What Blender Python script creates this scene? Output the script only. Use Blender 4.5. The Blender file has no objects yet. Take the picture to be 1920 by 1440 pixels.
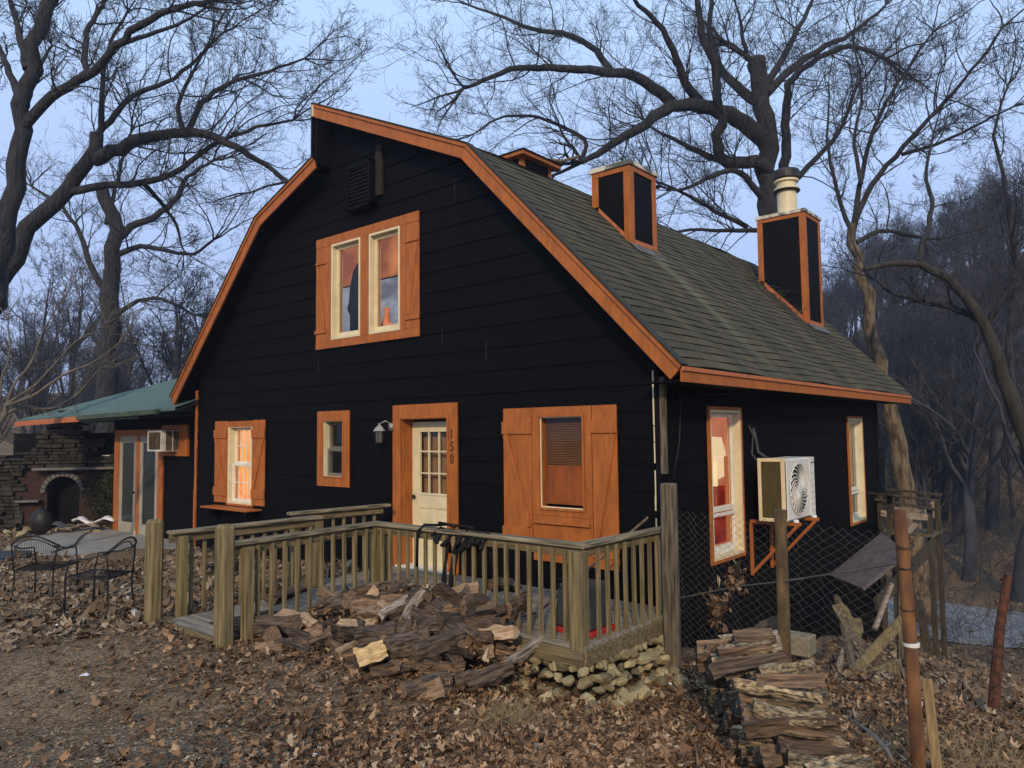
import bpy, bmesh, math, random
import numpy as np
from math import radians as R, sin, cos, pi
from mathutils import Vector, Matrix, noise as mnoise

random.seed(7)
rng = np.random.default_rng(11)
scene = bpy.context.scene
COL = scene.collection

# ------------------------------------------------------------------ camera
YAW, PITCH, ROLL, FPX = R(40.13), R(3.785), R(-.66), 1387.0
CAMP = np.array([4.0813, -7.3409, 1.9199])
cf = np.array([-sin(YAW)*cos(PITCH), cos(YAW)*cos(PITCH), sin(PITCH)])
r_ = np.array([cos(YAW), sin(YAW), 0.0]); u_ = np.cross(r_, cf)
cr = cos(ROLL)*r_ + sin(ROLL)*u_
cu = -sin(ROLL)*r_ + cos(ROLL)*u_
cam = bpy.data.cameras.new('camera')
cam.sensor_width = 36.0; cam.sensor_fit = 'HORIZONTAL'
cam.lens = 36.0*FPX/1920.0
cam.clip_start = 0.05; cam.clip_end = 2000
camo = bpy.data.objects.new('camera', cam); COL.objects.link(camo)
m = Matrix.Identity(4)
for i in range(3):
    m[i][0] = cr[i]; m[i][1] = cu[i]; m[i][2] = -cf[i]; m[i][3] = CAMP[i]
camo.matrix_world = m
scene.camera = camo
scene.render.resolution_x = 1024; scene.render.resolution_y = 768

def ray(px, py):
    return cf + (px-960)/FPX*cr - (py-720)/FPX*cu
def at(px, py, ax, val):            # survey helper: where a sight line meets a plane of the site
    d = ray(px, py); return CAMP + d*((val-CAMP[ax])/d[ax])
def dep(px, py, D):                 # ... or a given distance from the viewer
    return CAMP + ray(px, py)*D

# ------------------------------------------------------------------ world, sun, exposure
SUN_AZ, SUN_EL = R(34), R(25)       # the light comes from (sin az, -cos az)
w = bpy.data.worlds.new('World'); scene.world = w; w.use_nodes = True
nt = w.node_tree
sky = nt.nodes.new('ShaderNodeTexSky'); sky.sky_type = 'NISHITA'
sky.sun_disc = False; sky.sun_elevation = SUN_EL; sky.sun_rotation = pi - SUN_AZ
sky.altitude = 200; sky.air_density = 1.3; sky.dust_density = 2.5; sky.ozone_density = 6.0
SKYMIX = nt.nodes.new('ShaderNodeMix'); SKYMIX.data_type = 'RGBA'
SKYMIX.inputs['Factor'].default_value = 0.8
SKYMIX.inputs['B'].default_value = (4.6, 6.0, 9.6, 1)     # even dusk overcast under the clear-sky model
nt.links.new(sky.outputs[0], SKYMIX.inputs['A'])
wtc = nt.nodes.new('ShaderNodeTexCoord'); wsx = nt.nodes.new('ShaderNodeSeparateXYZ'); nt.links.new(wtc.outputs['Generated'], wsx.inputs[0])
wmr = nt.nodes.new('ShaderNodeMapRange'); wmr.inputs[1].default_value = .12; wmr.inputs[2].default_value = .62; nt.links.new(wsx.outputs[2], wmr.inputs[0])
wns = nt.nodes.new('ShaderNodeTexNoise'); wns.inputs['Scale'].default_value = 2.2; wns.inputs['Detail'].default_value = 4; nt.links.new(wtc.outputs['Generated'], wns.inputs[0])
wad = nt.nodes.new('ShaderNodeMath'); wad.operation = 'MULTIPLY_ADD'; wad.inputs[1].default_value = .5; wad.inputs[2].default_value = -.25; nt.links.new(wns.outputs[0], wad.inputs[0])
wa2 = nt.nodes.new('ShaderNodeMath'); wa2.use_clamp = True; nt.links.new(wad.outputs[0], wa2.inputs[0]); nt.links.new(wmr.outputs[0], wa2.inputs[1])
wmx = nt.nodes.new('ShaderNodeMix'); wmx.data_type = 'RGBA'; nt.links.new(wa2.outputs[0], wmx.inputs['Factor'])
wmx.inputs['A'].default_value = (5.9, 7.2, 11.4, 1); wmx.inputs['B'].default_value = (7.1, 9.9, 14.0, 1)
nt.links.new(wmx.outputs['Result'], SKYMIX.inputs['B'])
bg = nt.nodes['Background']; bg.inputs[1].default_value = 0.10
nt.links.new(SKYMIX.outputs['Result'], bg.inputs[0])
sl = bpy.data.lights.new('sun', 'SUN'); sl.energy = 3.1; sl.angle = R(2); sl.color = (1.0, .79, .52)
so = bpy.data.objects.new('sun', sl); COL.objects.link(so)
sd = Vector((sin(SUN_AZ)*cos(SUN_EL), -cos(SUN_AZ)*cos(SUN_EL), sin(SUN_EL)))
so.rotation_euler = sd.to_track_quat('Z', 'Y').to_euler()
so.location = sd*30
scene.view_settings.view_transform = 'Standard'; scene.view_settings.look = 'None'
scene.view_settings.exposure = 0.0; scene.view_settings.gamma = 1.0
scene.view_settings.use_curve_mapping = False

# ------------------------------------------------------------------ materials
def mat(name, col, rough=.75, var=.25, scale=6, stretch=(1, 1, 1), bump=.3, bscale=None, bdist=.004,
        col2=None, spec=.3, metal=0, rand=False, ramp=(.35, .65), detail=6, bstretch=None):
    """two-tone noise-mottled surface with a bump"""
    M = bpy.data.materials.new(name); M.use_nodes = True; n = M.node_tree; N = n.nodes; L = n.links
    p = N['Principled BSDF']; p.inputs['Roughness'].default_value = rough
    p.inputs['Specular IOR Level'].default_value = spec; p.inputs['Metallic'].default_value = metal
    tc = N.new('ShaderNodeTexCoord'); mp = N.new('ShaderNodeMapping')
    mp.inputs['Scale'].default_value = stretch
    src = tc.outputs['Object']
    if rand:
        oi = N.new('ShaderNodeObjectInfo'); vm = N.new('ShaderNodeVectorMath'); vm.operation = 'MULTIPLY_ADD'
        cmb = N.new('ShaderNodeCombineXYZ')
        for k in range(3): L.new(oi.outputs['Random'], cmb.inputs[k])
        L.new(cmb.outputs[0], vm.inputs[0]); vm.inputs[1].default_value = (37, 51, 23); L.new(src, vm.inputs[2]); src = vm.outputs[0]
    L.new(src, mp.inputs['Vector'])
    nz = N.new('ShaderNodeTexNoise'); nz.inputs['Scale'].default_value = scale; nz.inputs['Detail'].default_value = detail
    L.new(mp.outputs[0], nz.inputs['Vector'])
    mr = N.new('ShaderNodeMapRange'); mr.inputs[1].default_value = ramp[0]; mr.inputs[2].default_value = ramp[1]
    L.new(nz.outputs[0], mr.inputs[0])
    mx = N.new('ShaderNodeMix'); mx.data_type = 'RGBA'
    if col2 is None: col2 = tuple(c*(1-var) for c in col); col = tuple(min(1, c*(1+var*.6)) for c in col)
    mx.inputs['A'].default_value = (*col2, 1); mx.inputs['B'].default_value = (*col, 1)
    L.new(mr.outputs[0], mx.inputs['Factor'])
    out = mx.outputs['Result']
    if rand:
        hs = N.new('ShaderNodeHueSaturation'); mr2 = N.new('ShaderNodeMapRange')
        mr2.inputs[3].default_value = .5; mr2.inputs[4].default_value = 1.9
        L.new(oi.outputs['Random'], mr2.inputs[0]); L.new(mr2.outputs[0], hs.inputs['Value']); L.new(out, hs.inputs['Color']); out = hs.outputs[0]
    L.new(out, p.inputs['Base Color'])
    if bump:
        b2 = N.new('ShaderNodeTexNoise'); b2.inputs['Scale'].default_value = bscale or scale*3; b2.inputs['Detail'].default_value = 5
        if bstretch:
            mp2 = N.new('ShaderNodeMapping'); mp2.inputs['Scale'].default_value = bstretch; L.new(src, mp2.inputs['Vector']); L.new(mp2.outputs[0], b2.inputs['Vector'])
        else: L.new(mp.outputs[0], b2.inputs['Vector'])
        bp = N.new('ShaderNodeBump'); bp.inputs['Strength'].default_value = bump; bp.inputs['Distance'].default_value = bdist
        L.new(b2.outputs[0], bp.inputs['Height']); L.new(bp.outputs[0], p.inputs['Normal'])
    return M

def emis(name, col, strength, col2=None, scale=3, stretch=(1, 1, 1)):
    M = bpy.data.materials.new(name); M.use_nodes = True; n = M.node_tree; N = n.nodes; L = n.links
    p = N['Principled BSDF']; p.inputs['Base Color'].default_value = (*[c*.4 for c in col], 1); p.inputs['Roughness'].default_value = .9
    p.inputs['Emission Strength'].default_value = strength
    if col2:
        tc = N.new('ShaderNodeTexCoord'); mp = N.new('ShaderNodeMapping'); mp.inputs['Scale'].default_value = stretch
        nz = N.new('ShaderNodeTexNoise'); nz.inputs['Scale'].default_value = scale; nz.inputs['Detail'].default_value = 2
        L.new(tc.outputs['Object'], mp.inputs[0]); L.new(mp.outputs[0], nz.inputs[0])
        mr = N.new('ShaderNodeMapRange'); mr.inputs[1].default_value = .38; mr.inputs[2].default_value = .62; L.new(nz.outputs[0], mr.inputs[0])
        mx = N.new('ShaderNodeMix'); mx.data_type = 'RGBA'; mx.inputs['A'].default_value = (*col2, 1); mx.inputs['B'].default_value = (*col, 1)
        L.new(mr.outputs[0], mx.inputs['Factor']); L.new(mx.outputs['Result'], p.inputs['Emission Color'])
    else: p.inputs['Emission Color'].default_value = (*col, 1)
    return M

def glass(name, refl=.10, tint=(1, 1, 1)):
    M = bpy.data.materials.new(name); M.use_nodes = True; n = M.node_tree; N = n.nodes; L = n.links
    N.remove(N['Principled BSDF']); o = N['Material Output']
    t = N.new('ShaderNodeBsdfTransparent'); t.inputs[0].default_value = (*tint, 1)
    g = N.new('ShaderNodeBsdfGlossy'); g.inputs['Roughness'].default_value = .03; g.inputs['Color'].default_value = (.9, .95, 1, 1)
    lw = N.new('ShaderNodeLayerWeight'); lw.inputs[0].default_value = .5
    pw = N.new('ShaderNodeMath'); pw.operation = 'POWER'; pw.inputs[1].default_value = 4; L.new(lw.outputs['Facing'], pw.inputs[0])
    ad = N.new('ShaderNodeMath'); ad.operation = 'MULTIPLY_ADD'; ad.inputs[1].default_value = .5; ad.inputs[2].default_value = refl*.3; L.new(pw.outputs[0], ad.inputs[0])
    mx = N.new('ShaderNodeMixShader'); L.new(ad.outputs[0], mx.inputs[0]); L.new(t.outputs[0], mx.inputs[1]); L.new(g.outputs[0], mx.inputs[2])
    L.new(mx.outputs[0], o.inputs[0]); return M

def shingle_mat():
    M = bpy.data.materials.new('asphalt_shingle'); M.use_nodes = True; n = M.node_tree; N = n.nodes; L = n.links
    p = N['Principled BSDF']; p.inputs['Roughness'].default_value = .95; p.inputs['Specular IOR Level'].default_value = .15
    uv = N.new('ShaderNodeUVMap'); uv.uv_map = 'slope'
    br = N.new('ShaderNodeTexBrick'); br.offset = .5
    br.inputs['Color1'].default_value = (.076, .066, .041, 1); br.inputs['Color2'].default_value = (.054, .049, .034, 1); br.inputs['Mortar'].default_value = (.022, .022, .018, 1)
    br.inputs['Scale'].default_value = 1; br.inputs['Brick Width'].default_value = .34; br.inputs['Row Height'].default_value = .145
    br.inputs['Mortar Size'].default_value = .006; br.inputs['Bias'].default_value = -.1
    L.new(uv.outputs[0], br.inputs['Vector'])
    mp = N.new('ShaderNodeMapping'); mp.inputs['Scale'].default_value = (1.15, .16, 1); L.new(uv.outputs[0], mp.inputs[0])
    nz = N.new('ShaderNodeTexNoise'); nz.inputs['Scale'].default_value = 1.6; nz.inputs['Detail'].default_value = 5; L.new(mp.outputs[0], nz.inputs[0])
    mr = N.new('ShaderNodeMapRange'); mr.inputs[1].default_value = .35; mr.inputs[2].default_value = .68; mr.inputs[3].default_value = .70; mr.inputs[4].default_value = 1.25
    L.new(nz.outputs[0], mr.inputs[0])
    # pale rain streak washed down from the near chimney
    sx = N.new('ShaderNodeSeparateXYZ'); L.new(uv.outputs[0], sx.inputs[0])
    nz3 = N.new('ShaderNodeTexNoise'); nz3.inputs['Scale'].default_value = 2.2; L.new(uv.outputs[0], nz3.inputs[0])
    a1 = N.new('ShaderNodeMath'); a1.operation = 'MULTIPLY_ADD'; a1.inputs[1].default_value = .35; L.new(nz3.outputs[0], a1.inputs[0]); L.new(sx.outputs[0], a1.inputs[2])
    sb = N.new('ShaderNodeMath'); sb.operation = 'SUBTRACT'; sb.inputs[1].default_value = 2.72; L.new(a1.outputs[0], sb.inputs[0])
    ab = N.new('ShaderNodeMath'); ab.operation = 'ABSOLUTE'; L.new(sb.outputs[0], ab.inputs[0])
    s1 = N.new('ShaderNodeMapRange'); s1.interpolation_type = 'SMOOTHSTEP'; s1.inputs[1].default_value = .05; s1.inputs[2].default_value = .26; s1.inputs[3].default_value = 1; s1.inputs[4].default_value = 0
    L.new(ab.outputs[0], s1.inputs[0])
    s2 = N.new('ShaderNodeMapRange'); s2.interpolation_type = 'SMOOTHSTEP'; s2.inputs[1].default_value = 3.0; s2.inputs[2].default_value = 2.6; L.new(sx.outputs[1], s2.inputs[0])
    s3 = N.new('ShaderNodeMapRange'); s3.inputs[1].default_value = .0; s3.inputs[2].default_value = 1.6; s3.inputs[3].default_value = .25; s3.inputs[4].default_value = 1; L.new(sx.outputs[1], s3.inputs[0])
    mm = N.new('ShaderNodeMath'); mm.operation = 'MULTIPLY'; L.new(s1.outputs[0], mm.inputs[0]); L.new(s2.outputs[0], mm.inputs[1])
    mm2 = N.new('ShaderNodeMath'); mm2.operation = 'MULTIPLY'; L.new(mm.outputs[0], mm2.inputs[0]); L.new(s3.outputs[0], mm2.inputs[1])
    ml = N.new('ShaderNodeMix'); ml.data_type = 'RGBA'; ml.blend_type = 'MULTIPLY'; ml.inputs['Factor'].default_value = 1
    L.new(br.outputs[0], ml.inputs['A']); L.new(mr.outputs[0], ml.inputs['B'])
    m3 = N.new('ShaderNodeMix'); m3.data_type = 'RGBA'; m3.inputs['B'].default_value = (.15, .148, .10, 1)
    mf = N.new('ShaderNodeMath'); mf.operation = 'MULTIPLY'; mf.inputs[1].default_value = .5; L.new(mm2.outputs[0], mf.inputs[0])
    L.new(mf.outputs[0], m3.inputs['Factor']); L.new(ml.outputs['Result'], m3.inputs['A'])
    fine = N.new('ShaderNodeTexNoise'); fine.inputs['Scale'].default_value = 160; L.new(uv.outputs[0], fine.inputs[0])
    fr = N.new('ShaderNodeMapRange'); fr.inputs[3].default_value = .55; fr.inputs[4].default_value = 1.45; L.new(fine.outputs[0], fr.inputs[0])
    m4 = N.new('ShaderNodeMix'); m4.data_type = 'RGBA'; m4.blend_type = 'MULTIPLY'; m4.inputs['Factor'].default_value = 1
    L.new(m3.outputs['Result'], m4.inputs['A']); L.new(fr.outputs[0], m4.inputs['B'])
    L.new(m4.outputs['Result'], p.inputs['Base Color'])
    bp = N.new('ShaderNodeBump'); bp.inputs['Strength'].default_value = .5; bp.inputs['Distance'].default_value = .006
    L.new(br.outputs['Fac'], bp.inputs['Height']); bp.invert = True; L.new(bp.outputs[0], p.inputs['Normal'])
    return M

def leaf_mat(name, cols):
    M = bpy.data.materials.new(name); M.use_nodes = True; n = M.node_tree; N = n.nodes; L = n.links
    p = N['Principled BSDF']; p.inputs['Roughness'].default_value = .7; p.inputs['Specular IOR Level'].default_value = .25
    g = N.new('ShaderNodeNewGeometry'); r = N.new('ShaderNodeValToRGB'); r.color_ramp.interpolation = 'LINEAR'
    e = r.color_ramp.elements
    while len(e) < len(cols): e.new(.5)
    for k, (ps, c) in enumerate(cols): e[k].position = ps; e[k].color = (*c, 1)
    L.new(g.outputs['Random Per Island'], r.inputs[0]); L.new(r.outputs[0], p.inputs['Base Color'])
    return M

def ground_mat():
    M = bpy.data.materials.new('leafy_soil'); M.use_nodes = True; n = M.node_tree; N = n.nodes; L = n.links
    p = N['Principled BSDF']; p.inputs['Roughness'].default_value = .95; p.inputs['Specular IOR Level'].default_value = .1
    tc = N.new('ShaderNodeTexCoord')
    def nz(s, d=6):
        x = N.new('ShaderNodeTexNoise'); x.inputs['Scale'].default_value = s; x.inputs['Detail'].default_value = d; L.new(tc.outputs['Object'], x.inputs[0]); return x
    def rg(src, a, b, c, d):
        x = N.new('ShaderNodeMapRange'); x.inputs[1].default_value = a; x.inputs[2].default_value = b; x.inputs[3].default_value = c; x.inputs[4].default_value = d; L.new(src, x.inputs[0]); return x.outputs[0]
    def mix(f, a, b, bt='MIX'):
        x = N.new('ShaderNodeMix'); x.data_type = 'RGBA'; x.blend_type = bt
        if isinstance(f, float): x.inputs['Factor'].default_value = f
        else: L.new(f, x.inputs['Factor'])
        for q, v in (('A', a), ('B', b)):
            if isinstance(v, tuple): x.inputs[q].default_value = (*v, 1)
            else: L.new(v, x.inputs[q])
        return x.outputs['Result']
    a = nz(.8); b = nz(14); c = nz(45, 3); v = N.new('ShaderNodeTexVoronoi'); v.inputs['Scale'].default_value = 22; L.new(tc.outputs['Object'], v.inputs[0])
    base = mix(rg(a.outputs[0], .4, .6, 0, 1), (.15, .105, .064), (.22, .156, .096))
    leafc = mix(rg(b.outputs[0], .4, .62, 0, 1), (.085, .054, .033), (.21, .135, .080))
    base = mix(rg(v.outputs['Color'], .35, .7, 0, .8), base, leafc)
    fn = rg(c.outputs[0], .3, .7, .55, 1.4)
    base = mix(1.0, base, fn, 'MULTIPLY')
    L.new(base, p.inputs['Base Color'])
    ad = N.new('ShaderNodeMath'); ad.operation = 'ADD'; L.new(b.outputs[0], ad.inputs[0]); L.new(c.outputs[0], ad.inputs[1])
    bp = N.new('ShaderNodeBump'); bp.inputs['Strength'].default_value = .8; bp.inputs['Distance'].default_value = .025
    L.new(ad.outputs[0], bp.inputs['Height']); L.new(bp.outputs[0], p.inputs['Normal'])
    return M

MT = {}
MT['siding_x'] = mat('black_siding', (.0030, .0030, .0038), .7, .35, 3, (1, 1, 8), .5, 14, .003, spec=.06, bstretch=(.6, 1, 12))
MT['siding_y'] = mat('black_siding_side', (.0030, .0030, .0038), .7, .35, 3, (1, 1, 8), .5, 14, .003, spec=.06, bstretch=(1, .6, 12))
MT['black'] = mat('black_paint', (.0040, .0040, .0055), .7, .3, 5, spec=.08)
MT['orange'] = mat('orange_paint', (.335, .100, .018), .6, .22, 5, (3, 3, .7), .4, 30, .002, spec=.3, detail=8)
MT['orange_old'] = mat('peeling_orange_paint', (.42, .13, .045), .7, .3, 9, (1, 1, 1), .4, 40, .003, col2=(.15, .08, .05), ramp=(.25, .45))
MT['cream'] = mat('cream_paint', (.62, .53, .33), .45, .12, 4, spec=.35, bump=.15, bdist=.001)
MT['white'] = mat('white_paint', (.66, .62, .52), .5, .12, 7, spec=.35, bump=.15, bdist=.001)
MT['grey_screen'] = mat('grey_insect_screen', (.13, .12, .095), .8, .2, 3, bump=0)
MT['shingle'] = shingle_mat()
MT['roofedge'] = mat('shingle_edge', (.03, .03, .025), .95, .3, 20)
MT['green_roof'] = mat('green_roof_felt', (.075, .125, .105), .8, .2, 5, bump=.3, bdist=.003)
MT['green_trim'] = mat('green_gutter', (.055, .075, .045), .6, .25, 4)
MT['deck_x'] = mat('weathered_timber_x', (.20, .150, .078), .85, .3, 4, (.5, 9, 9), .5, 10, .003, col2=(.07, .054, .028))
MT['deck_y'] = mat('weathered_timber_y', (.20, .150, .078), .85, .3, 4, (9, .5, 9), .5, 10, .003, col2=(.07, .054, .028))
MT['deck_z'] = mat('weathered_timber_z', (.23, .172, .085), .85, .3, 4, (9, 9, .5), .5, 10, .003, col2=(.085, .068, .03))
MT['cap_x'] = mat('grey_weathered_cap_x', (.30, .245, .155), .85, .3, 4, (.5, 9, 9), .5, 10, .003, col2=(.055, .045, .028))
MT['cap_y'] = mat('grey_weathered_cap_y', (.30, .245, .155), .85, .3, 4, (9, .5, 9), .5, 10, .003, col2=(.055, .045, .028))
MT['floor'] = mat('grey_deck_boards', (.26, .225, .18), .8, .3, 3, (.6, 9, 9), .5, 12, .003, col2=(.12, .105, .085))
MT['oldwood'] = mat('old_grey_timber', (.16, .125, .08), .9, .3, 5, (7, 7, .6), .8, 9, .006, col2=(.045, .035, .024))
MT['dimmed_timber'] = mat('old_timber_dimmed', (.070, .055, .036), .9, .3, 5, (7, 7, .6), .8, 9, .006, col2=(.022, .018, .013))  # old timber darkened to stand in for light fading towards the back
MT['bark'] = mat('firewood_bark', (.085, .060, .042), .95, .3, 9, (.7, 5, 5), 1, 22, .012, col2=(.014, .010, .008), rand=True, bstretch=(.5, 4, 4))
MT['split'] = mat('split_wood', (.165, .105, .064), .85, .3, 7, (.5, 9, 9), .8, 14, .006, col2=(.045, .028, .018), rand=True, bstretch=(.4, 6, 6))
MT['pale_split'] = mat('pale_split_wood', (.62, .43, .20), .8, .3, 7, (.5, 9, 9), .7, 14, .006, col2=(.32, .20, .085))
MT['grey_split'] = mat('grey_split_wood', (.34, .28, .22), .85, .3, 7, (.5, 9, 9), .7, 14, .006, col2=(.12, .09, .07))
MT['lichen'] = mat('lichened_firewood', (.33, .25, .145), .9, .3, 36, (.6, 1.6, 1.6), 1, 40, .014, col2=(.030, .022, .015), rand=True, ramp=(.36, .68), detail=10, bstretch=(.5, 4, 4))
MT['log_end'] = mat('dark_log_end', (.028, .025, .024), .9, .3, 9, bump=.8, bdist=.006, col2=(.008, .008, .008), rand=True)  # log ends near black, much darker than the sides
MT['rock'] = mat('mossy_limestone', (.27, .215, .125), .9, .3, 7, bump=.6, bscale=30, bdist=.006, col2=(.095, .082, .038), rand=True, ramp=(.3, .65))
MT['tree_dark'] = mat('bark_dimmed', (.042, .041, .044), .95, .3, 5, (3, 3, .6), 1, 7, .07, col2=(.015, .015, .017))  # bark darkened to paint in the light's falloff over distance
MT['tree_lit'] = mat('bark_warm_lit', (.17, .125, .08), .95, .3, 3, (3, 3, .6), 1, 6, .03, col2=(.05, .037, .026), ramp=(.4, .58))  # warm lamplight on this trunk put into the bark colour
MT['twig_dark'] = mat('twig_dimmed', (.032, .031, .036), .95, .2, 3, bump=0)  # twigs darkened and cooled to look out of the warm light
MT['twig_far'] = mat('twig_haze_tint', (.048, .049, .060), .95, .2, 1, bump=0)  # bluish tint paints distance haze into the far twigs; darkened too
MT['soil'] = ground_mat()
MT['leaf'] = leaf_mat('dry_oak_leaves', [(0, (.040, .020, .010)), (.3, (.115, .060, .029)), (.62, (.20, .110, .055)), (.9, (.32, .185, .095)), (1, (.46, .34, .21))])
MT['leaf_dull'] = leaf_mat('flattened_leaves', [(0, (.10, .064, .036)), (.4, (.17, .113, .066)), (.75, (.225, .152, .092)), (.95, (.30, .225, .145)), (1, (.48, .40, .29))])
MT['straw'] = leaf_mat('dry_grass', [(0, (.18, .125, .06)), (.5, (.28, .21, .11)), (1, (.42, .33, .19))])
MT['rust'] = mat('rusty_pipe', (.19, .085, .030), .8, .3, 6, (2, 2, .7), .5, 30, .002, col2=(.085, .038, .018))
MT['wire'] = mat('galvanised_wire', (.13, .115, .095), .5, .3, 8, bump=0, metal=.3)
MT['iron'] = mat('black_iron', (.018, .016, .016), .5, .3, 20, bump=0, metal=.2)
MT['ac_white'] = mat('ac_casing', (.60, .58, .52), .45, .08, 2, bump=0)
MT['ac_dark'] = mat('ac_coil', (.060, .048, .014), .6, .3, 60, (1, 1, .05), bump=0)
MT['hose'] = mat('black_rubber', (.006, .006, .006), .6, .2, 9, bump=0, spec=.15)
MT['concrete'] = mat('patio_concrete', (.26, .24, .21), .9, .2, 3, bump=.4)
MT['road'] = mat('gravel_road', (.20, .205, .215), .95, .2, 2, bump=.5, bdist=.01)
MT['grey_plastic'] = mat('grey_plastic', (.035, .038, .042), .5, .2, 4, bump=0)
MT['red'] = mat('red_plastic', (.35, .02, .015), .5, .1, 4, bump=0)
MT['green_leaf'] = leaf_mat('evergreen_leaves', [(0, (.008, .014, .006)), (.6, (.016, .028, .012)), (1, (.035, .05, .022))])
MT['ruin_stone'] = mat('rubble_stone', (.085, .074, .058), .95, .3, 4, bump=1, bdist=.02, col2=(.022, .019, .016), rand=True)  # stone darkened in colour where the light should not reach
MT['ruin_brick'] = mat('old_brick', (.06, .028, .021), .95, .3, 9, (1, 1, 3), 1, 14, .015, col2=(.02, .012, .010))  # brick darkened too, in place of the light fading out here
MT['sheet'] = mat('white_sheeting', (.7, .7, .7), .6, .1, 4, bump=0)
MT['tin'] = mat('bright_metal', (.30, .28, .25), .6, .2, 4, bump=0, metal=.9)
MT['tarp'] = mat('faded_roof_felt', (.105, .082, .080), .9, .25, 7, bump=.5)
MT['glass'] = glass('window_glass', .04)
MT['glass_hi'] = glass('window_glass_reflective', .03)
MT['frost'] = mat('pale_bottle', (.45, .46, .45), .2, .1, 5, bump=0)

# ------------------------------------------------------------------ object helpers
def tag(o, label=None, cat=None, group=None, kind=None):
    if label: o['label'] = label
    if cat: o['category'] = cat
    if group: o['group'] = group
    if kind: o['kind'] = kind
    return o
def empty(name, loc=(0, 0, 0), label=None, cat=None, group=None):
    o = bpy.data.objects.new(name, None); COL.objects.link(o); o.location = loc; o.empty_display_size = .1
    return tag(o, label, cat, group)
def wloc(o):
    v = Vector(o.location)
    while o.parent: o = o.parent; v += Vector(o.location)
    return v

class MB:
    """collects shapes given in site coordinates; build() links them as ONE mesh object"""
    def __init__(s): s.v = []; s.f = []; s.mi = []
    def add(s, vs, fs, mi=0):
        n = len(s.v); s.v += [tuple(map(float, q)) for q in vs]; s.f += [tuple(i+n for i in f) for f in fs]; s.mi += [mi]*len(fs); return s
    def box(s, x0, x1, y0, y1, z0, z1, mi=0):
        v = [(x, y, z) for x in (x0, x1) for y in (y0, y1) for z in (z0, z1)]
        return s.add(v, [(0, 1, 3, 2), (4, 6, 7, 5), (0, 4, 5, 1), (2, 3, 7, 6), (0, 2, 6, 4), (1, 5, 7, 3)], mi)
    def beam(s, a, b, w, t, up=(0, 0, 1), mi=0):
        a = Vector(a); b = Vector(b); d = (b-a).normalized(); u = Vector(up)
        if abs(d.dot(u)) > .98: u = Vector((1, 0, 0)) if abs(d.x) < .9 else Vector((0, 1, 0))
        sd = d.cross(u).normalized(); u = sd.cross(d).normalized()
        v = [p+sd*(i*w/2)+u*(j*t/2) for p in (a, b) for i in (-1, 1) for j in (-1, 1)]
        return s.add(v, [(0, 1, 3, 2), (4, 6, 7, 5), (0, 4, 5, 1), (2, 3, 7, 6), (0, 2, 6, 4), (1, 5, 7, 3)], mi)
    def tube(s, pts, r, n=8, mi=0, cap=True):
        pts = [Vector(p) for p in pts]; m = len(pts)
        rr = r if isinstance(r, (list, tuple)) else [r]*m
        vs = []; prev = None
        for i, p in enumerate(pts):
            d = (pts[min(i+1, m-1)]-pts[max(i-1, 0)]).normalized()
            if prev is None:
                a = Vector((0, 0, 1)) if abs(d.z) < .9 else Vector((1, 0, 0)); x = d.cross(a).normalized()
            else:
                x = prev - d*prev.dot(d)
                x = x.normalized() if x.length > 1e-6 else d.orthogonal().normalized()
            prev = x; y = d.cross(x)
            for k in range(n):
                a = 2*pi*k/n; vs.append(p + x*(rr[i]*cos(a)) + y*(rr[i]*sin(a)))
        fs = [(i*n+k, i*n+(k+1) % n, (i+1)*n+(k+1) % n, (i+1)*n+k) for i in range(m-1) for k in range(n)]
        if cap: fs += [tuple(range(n-1, -1, -1)), tuple(range((m-1)*n, m*n))]
        return s.add(vs, fs, mi)
    def lathe(s, c, prof, n=20, mi=0):
        vs = [(c[0]+r*cos(2*pi*k/n), c[1]+r*sin(2*pi*k/n), c[2]+z) for r, z in prof for k in range(n)]
        m = len(prof)
        fs = [(i*n+k, i*n+(k+1) % n, (i+1)*n+(k+1) % n, (i+1)*n+k) for i in range(m-1) for k in range(n)]
        fs += [tuple(range(n-1, -1, -1)), tuple(range((m-1)*n, m*n))]
        return s.add(vs, fs, mi)
    def prism(s, poly, axis, a, b, mi=0):
        """poly: 2-D outline; axis 'y' -> (x,z) outline between y=a..b, 'x' -> (y,z), 'z' -> (x,y)"""
        def mk(p, t): return {'y': (p[0], t, p[1]), 'x': (t, p[0], p[1]), 'z': (p[0], p[1], t)}[axis]
        n = len(poly); vs = [mk(p, a) for p in poly]+[mk(p, b) for p in poly]
        return s.add(vs, [tuple(range(n)), tuple(range(2*n-1, n-1, -1))]+[(i, (i+1) % n, n+(i+1) % n, n+i) for i in range(n)], mi)
    def build(s, name, m, parent=None, bevel=0, smooth=False, label=None):
        me = bpy.data.meshes.new(name); off = wloc(parent) if parent else Vector((0, 0, 0))
        me.from_pydata([(a-off.x, b-off.y, c-off.z) for a, b, c in s.v], [], s.f)
        for k in (m if isinstance(m, (list, tuple)) else [m]): me.materials.append(k)
        me.polygons.foreach_set('material_index', s.mi)
        if smooth: me.polygons.foreach_set('use_smooth', [True]*len(me.polygons))
        bm = bmesh.new(); bm.from_mesh(me); bmesh.ops.recalc_face_normals(bm, faces=bm.faces); bm.to_mesh(me); bm.free()
        me.update()
        o = bpy.data.objects.new(name, me); COL.objects.link(o)
        if parent: o.parent = parent
        if bevel:
            b = o.modifiers.new('bevel', 'BEVEL'); b.width = bevel; b.segments = 1; b.limit_method = 'ANGLE'
        if label: o['label'] = label
        return o
def copy_tree(o, parent=None):
    c = o.copy(); COL.objects.link(c)
    if parent: c.parent = parent
    for ch in list(o.children): copy_tree(ch, c)
    return c

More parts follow.
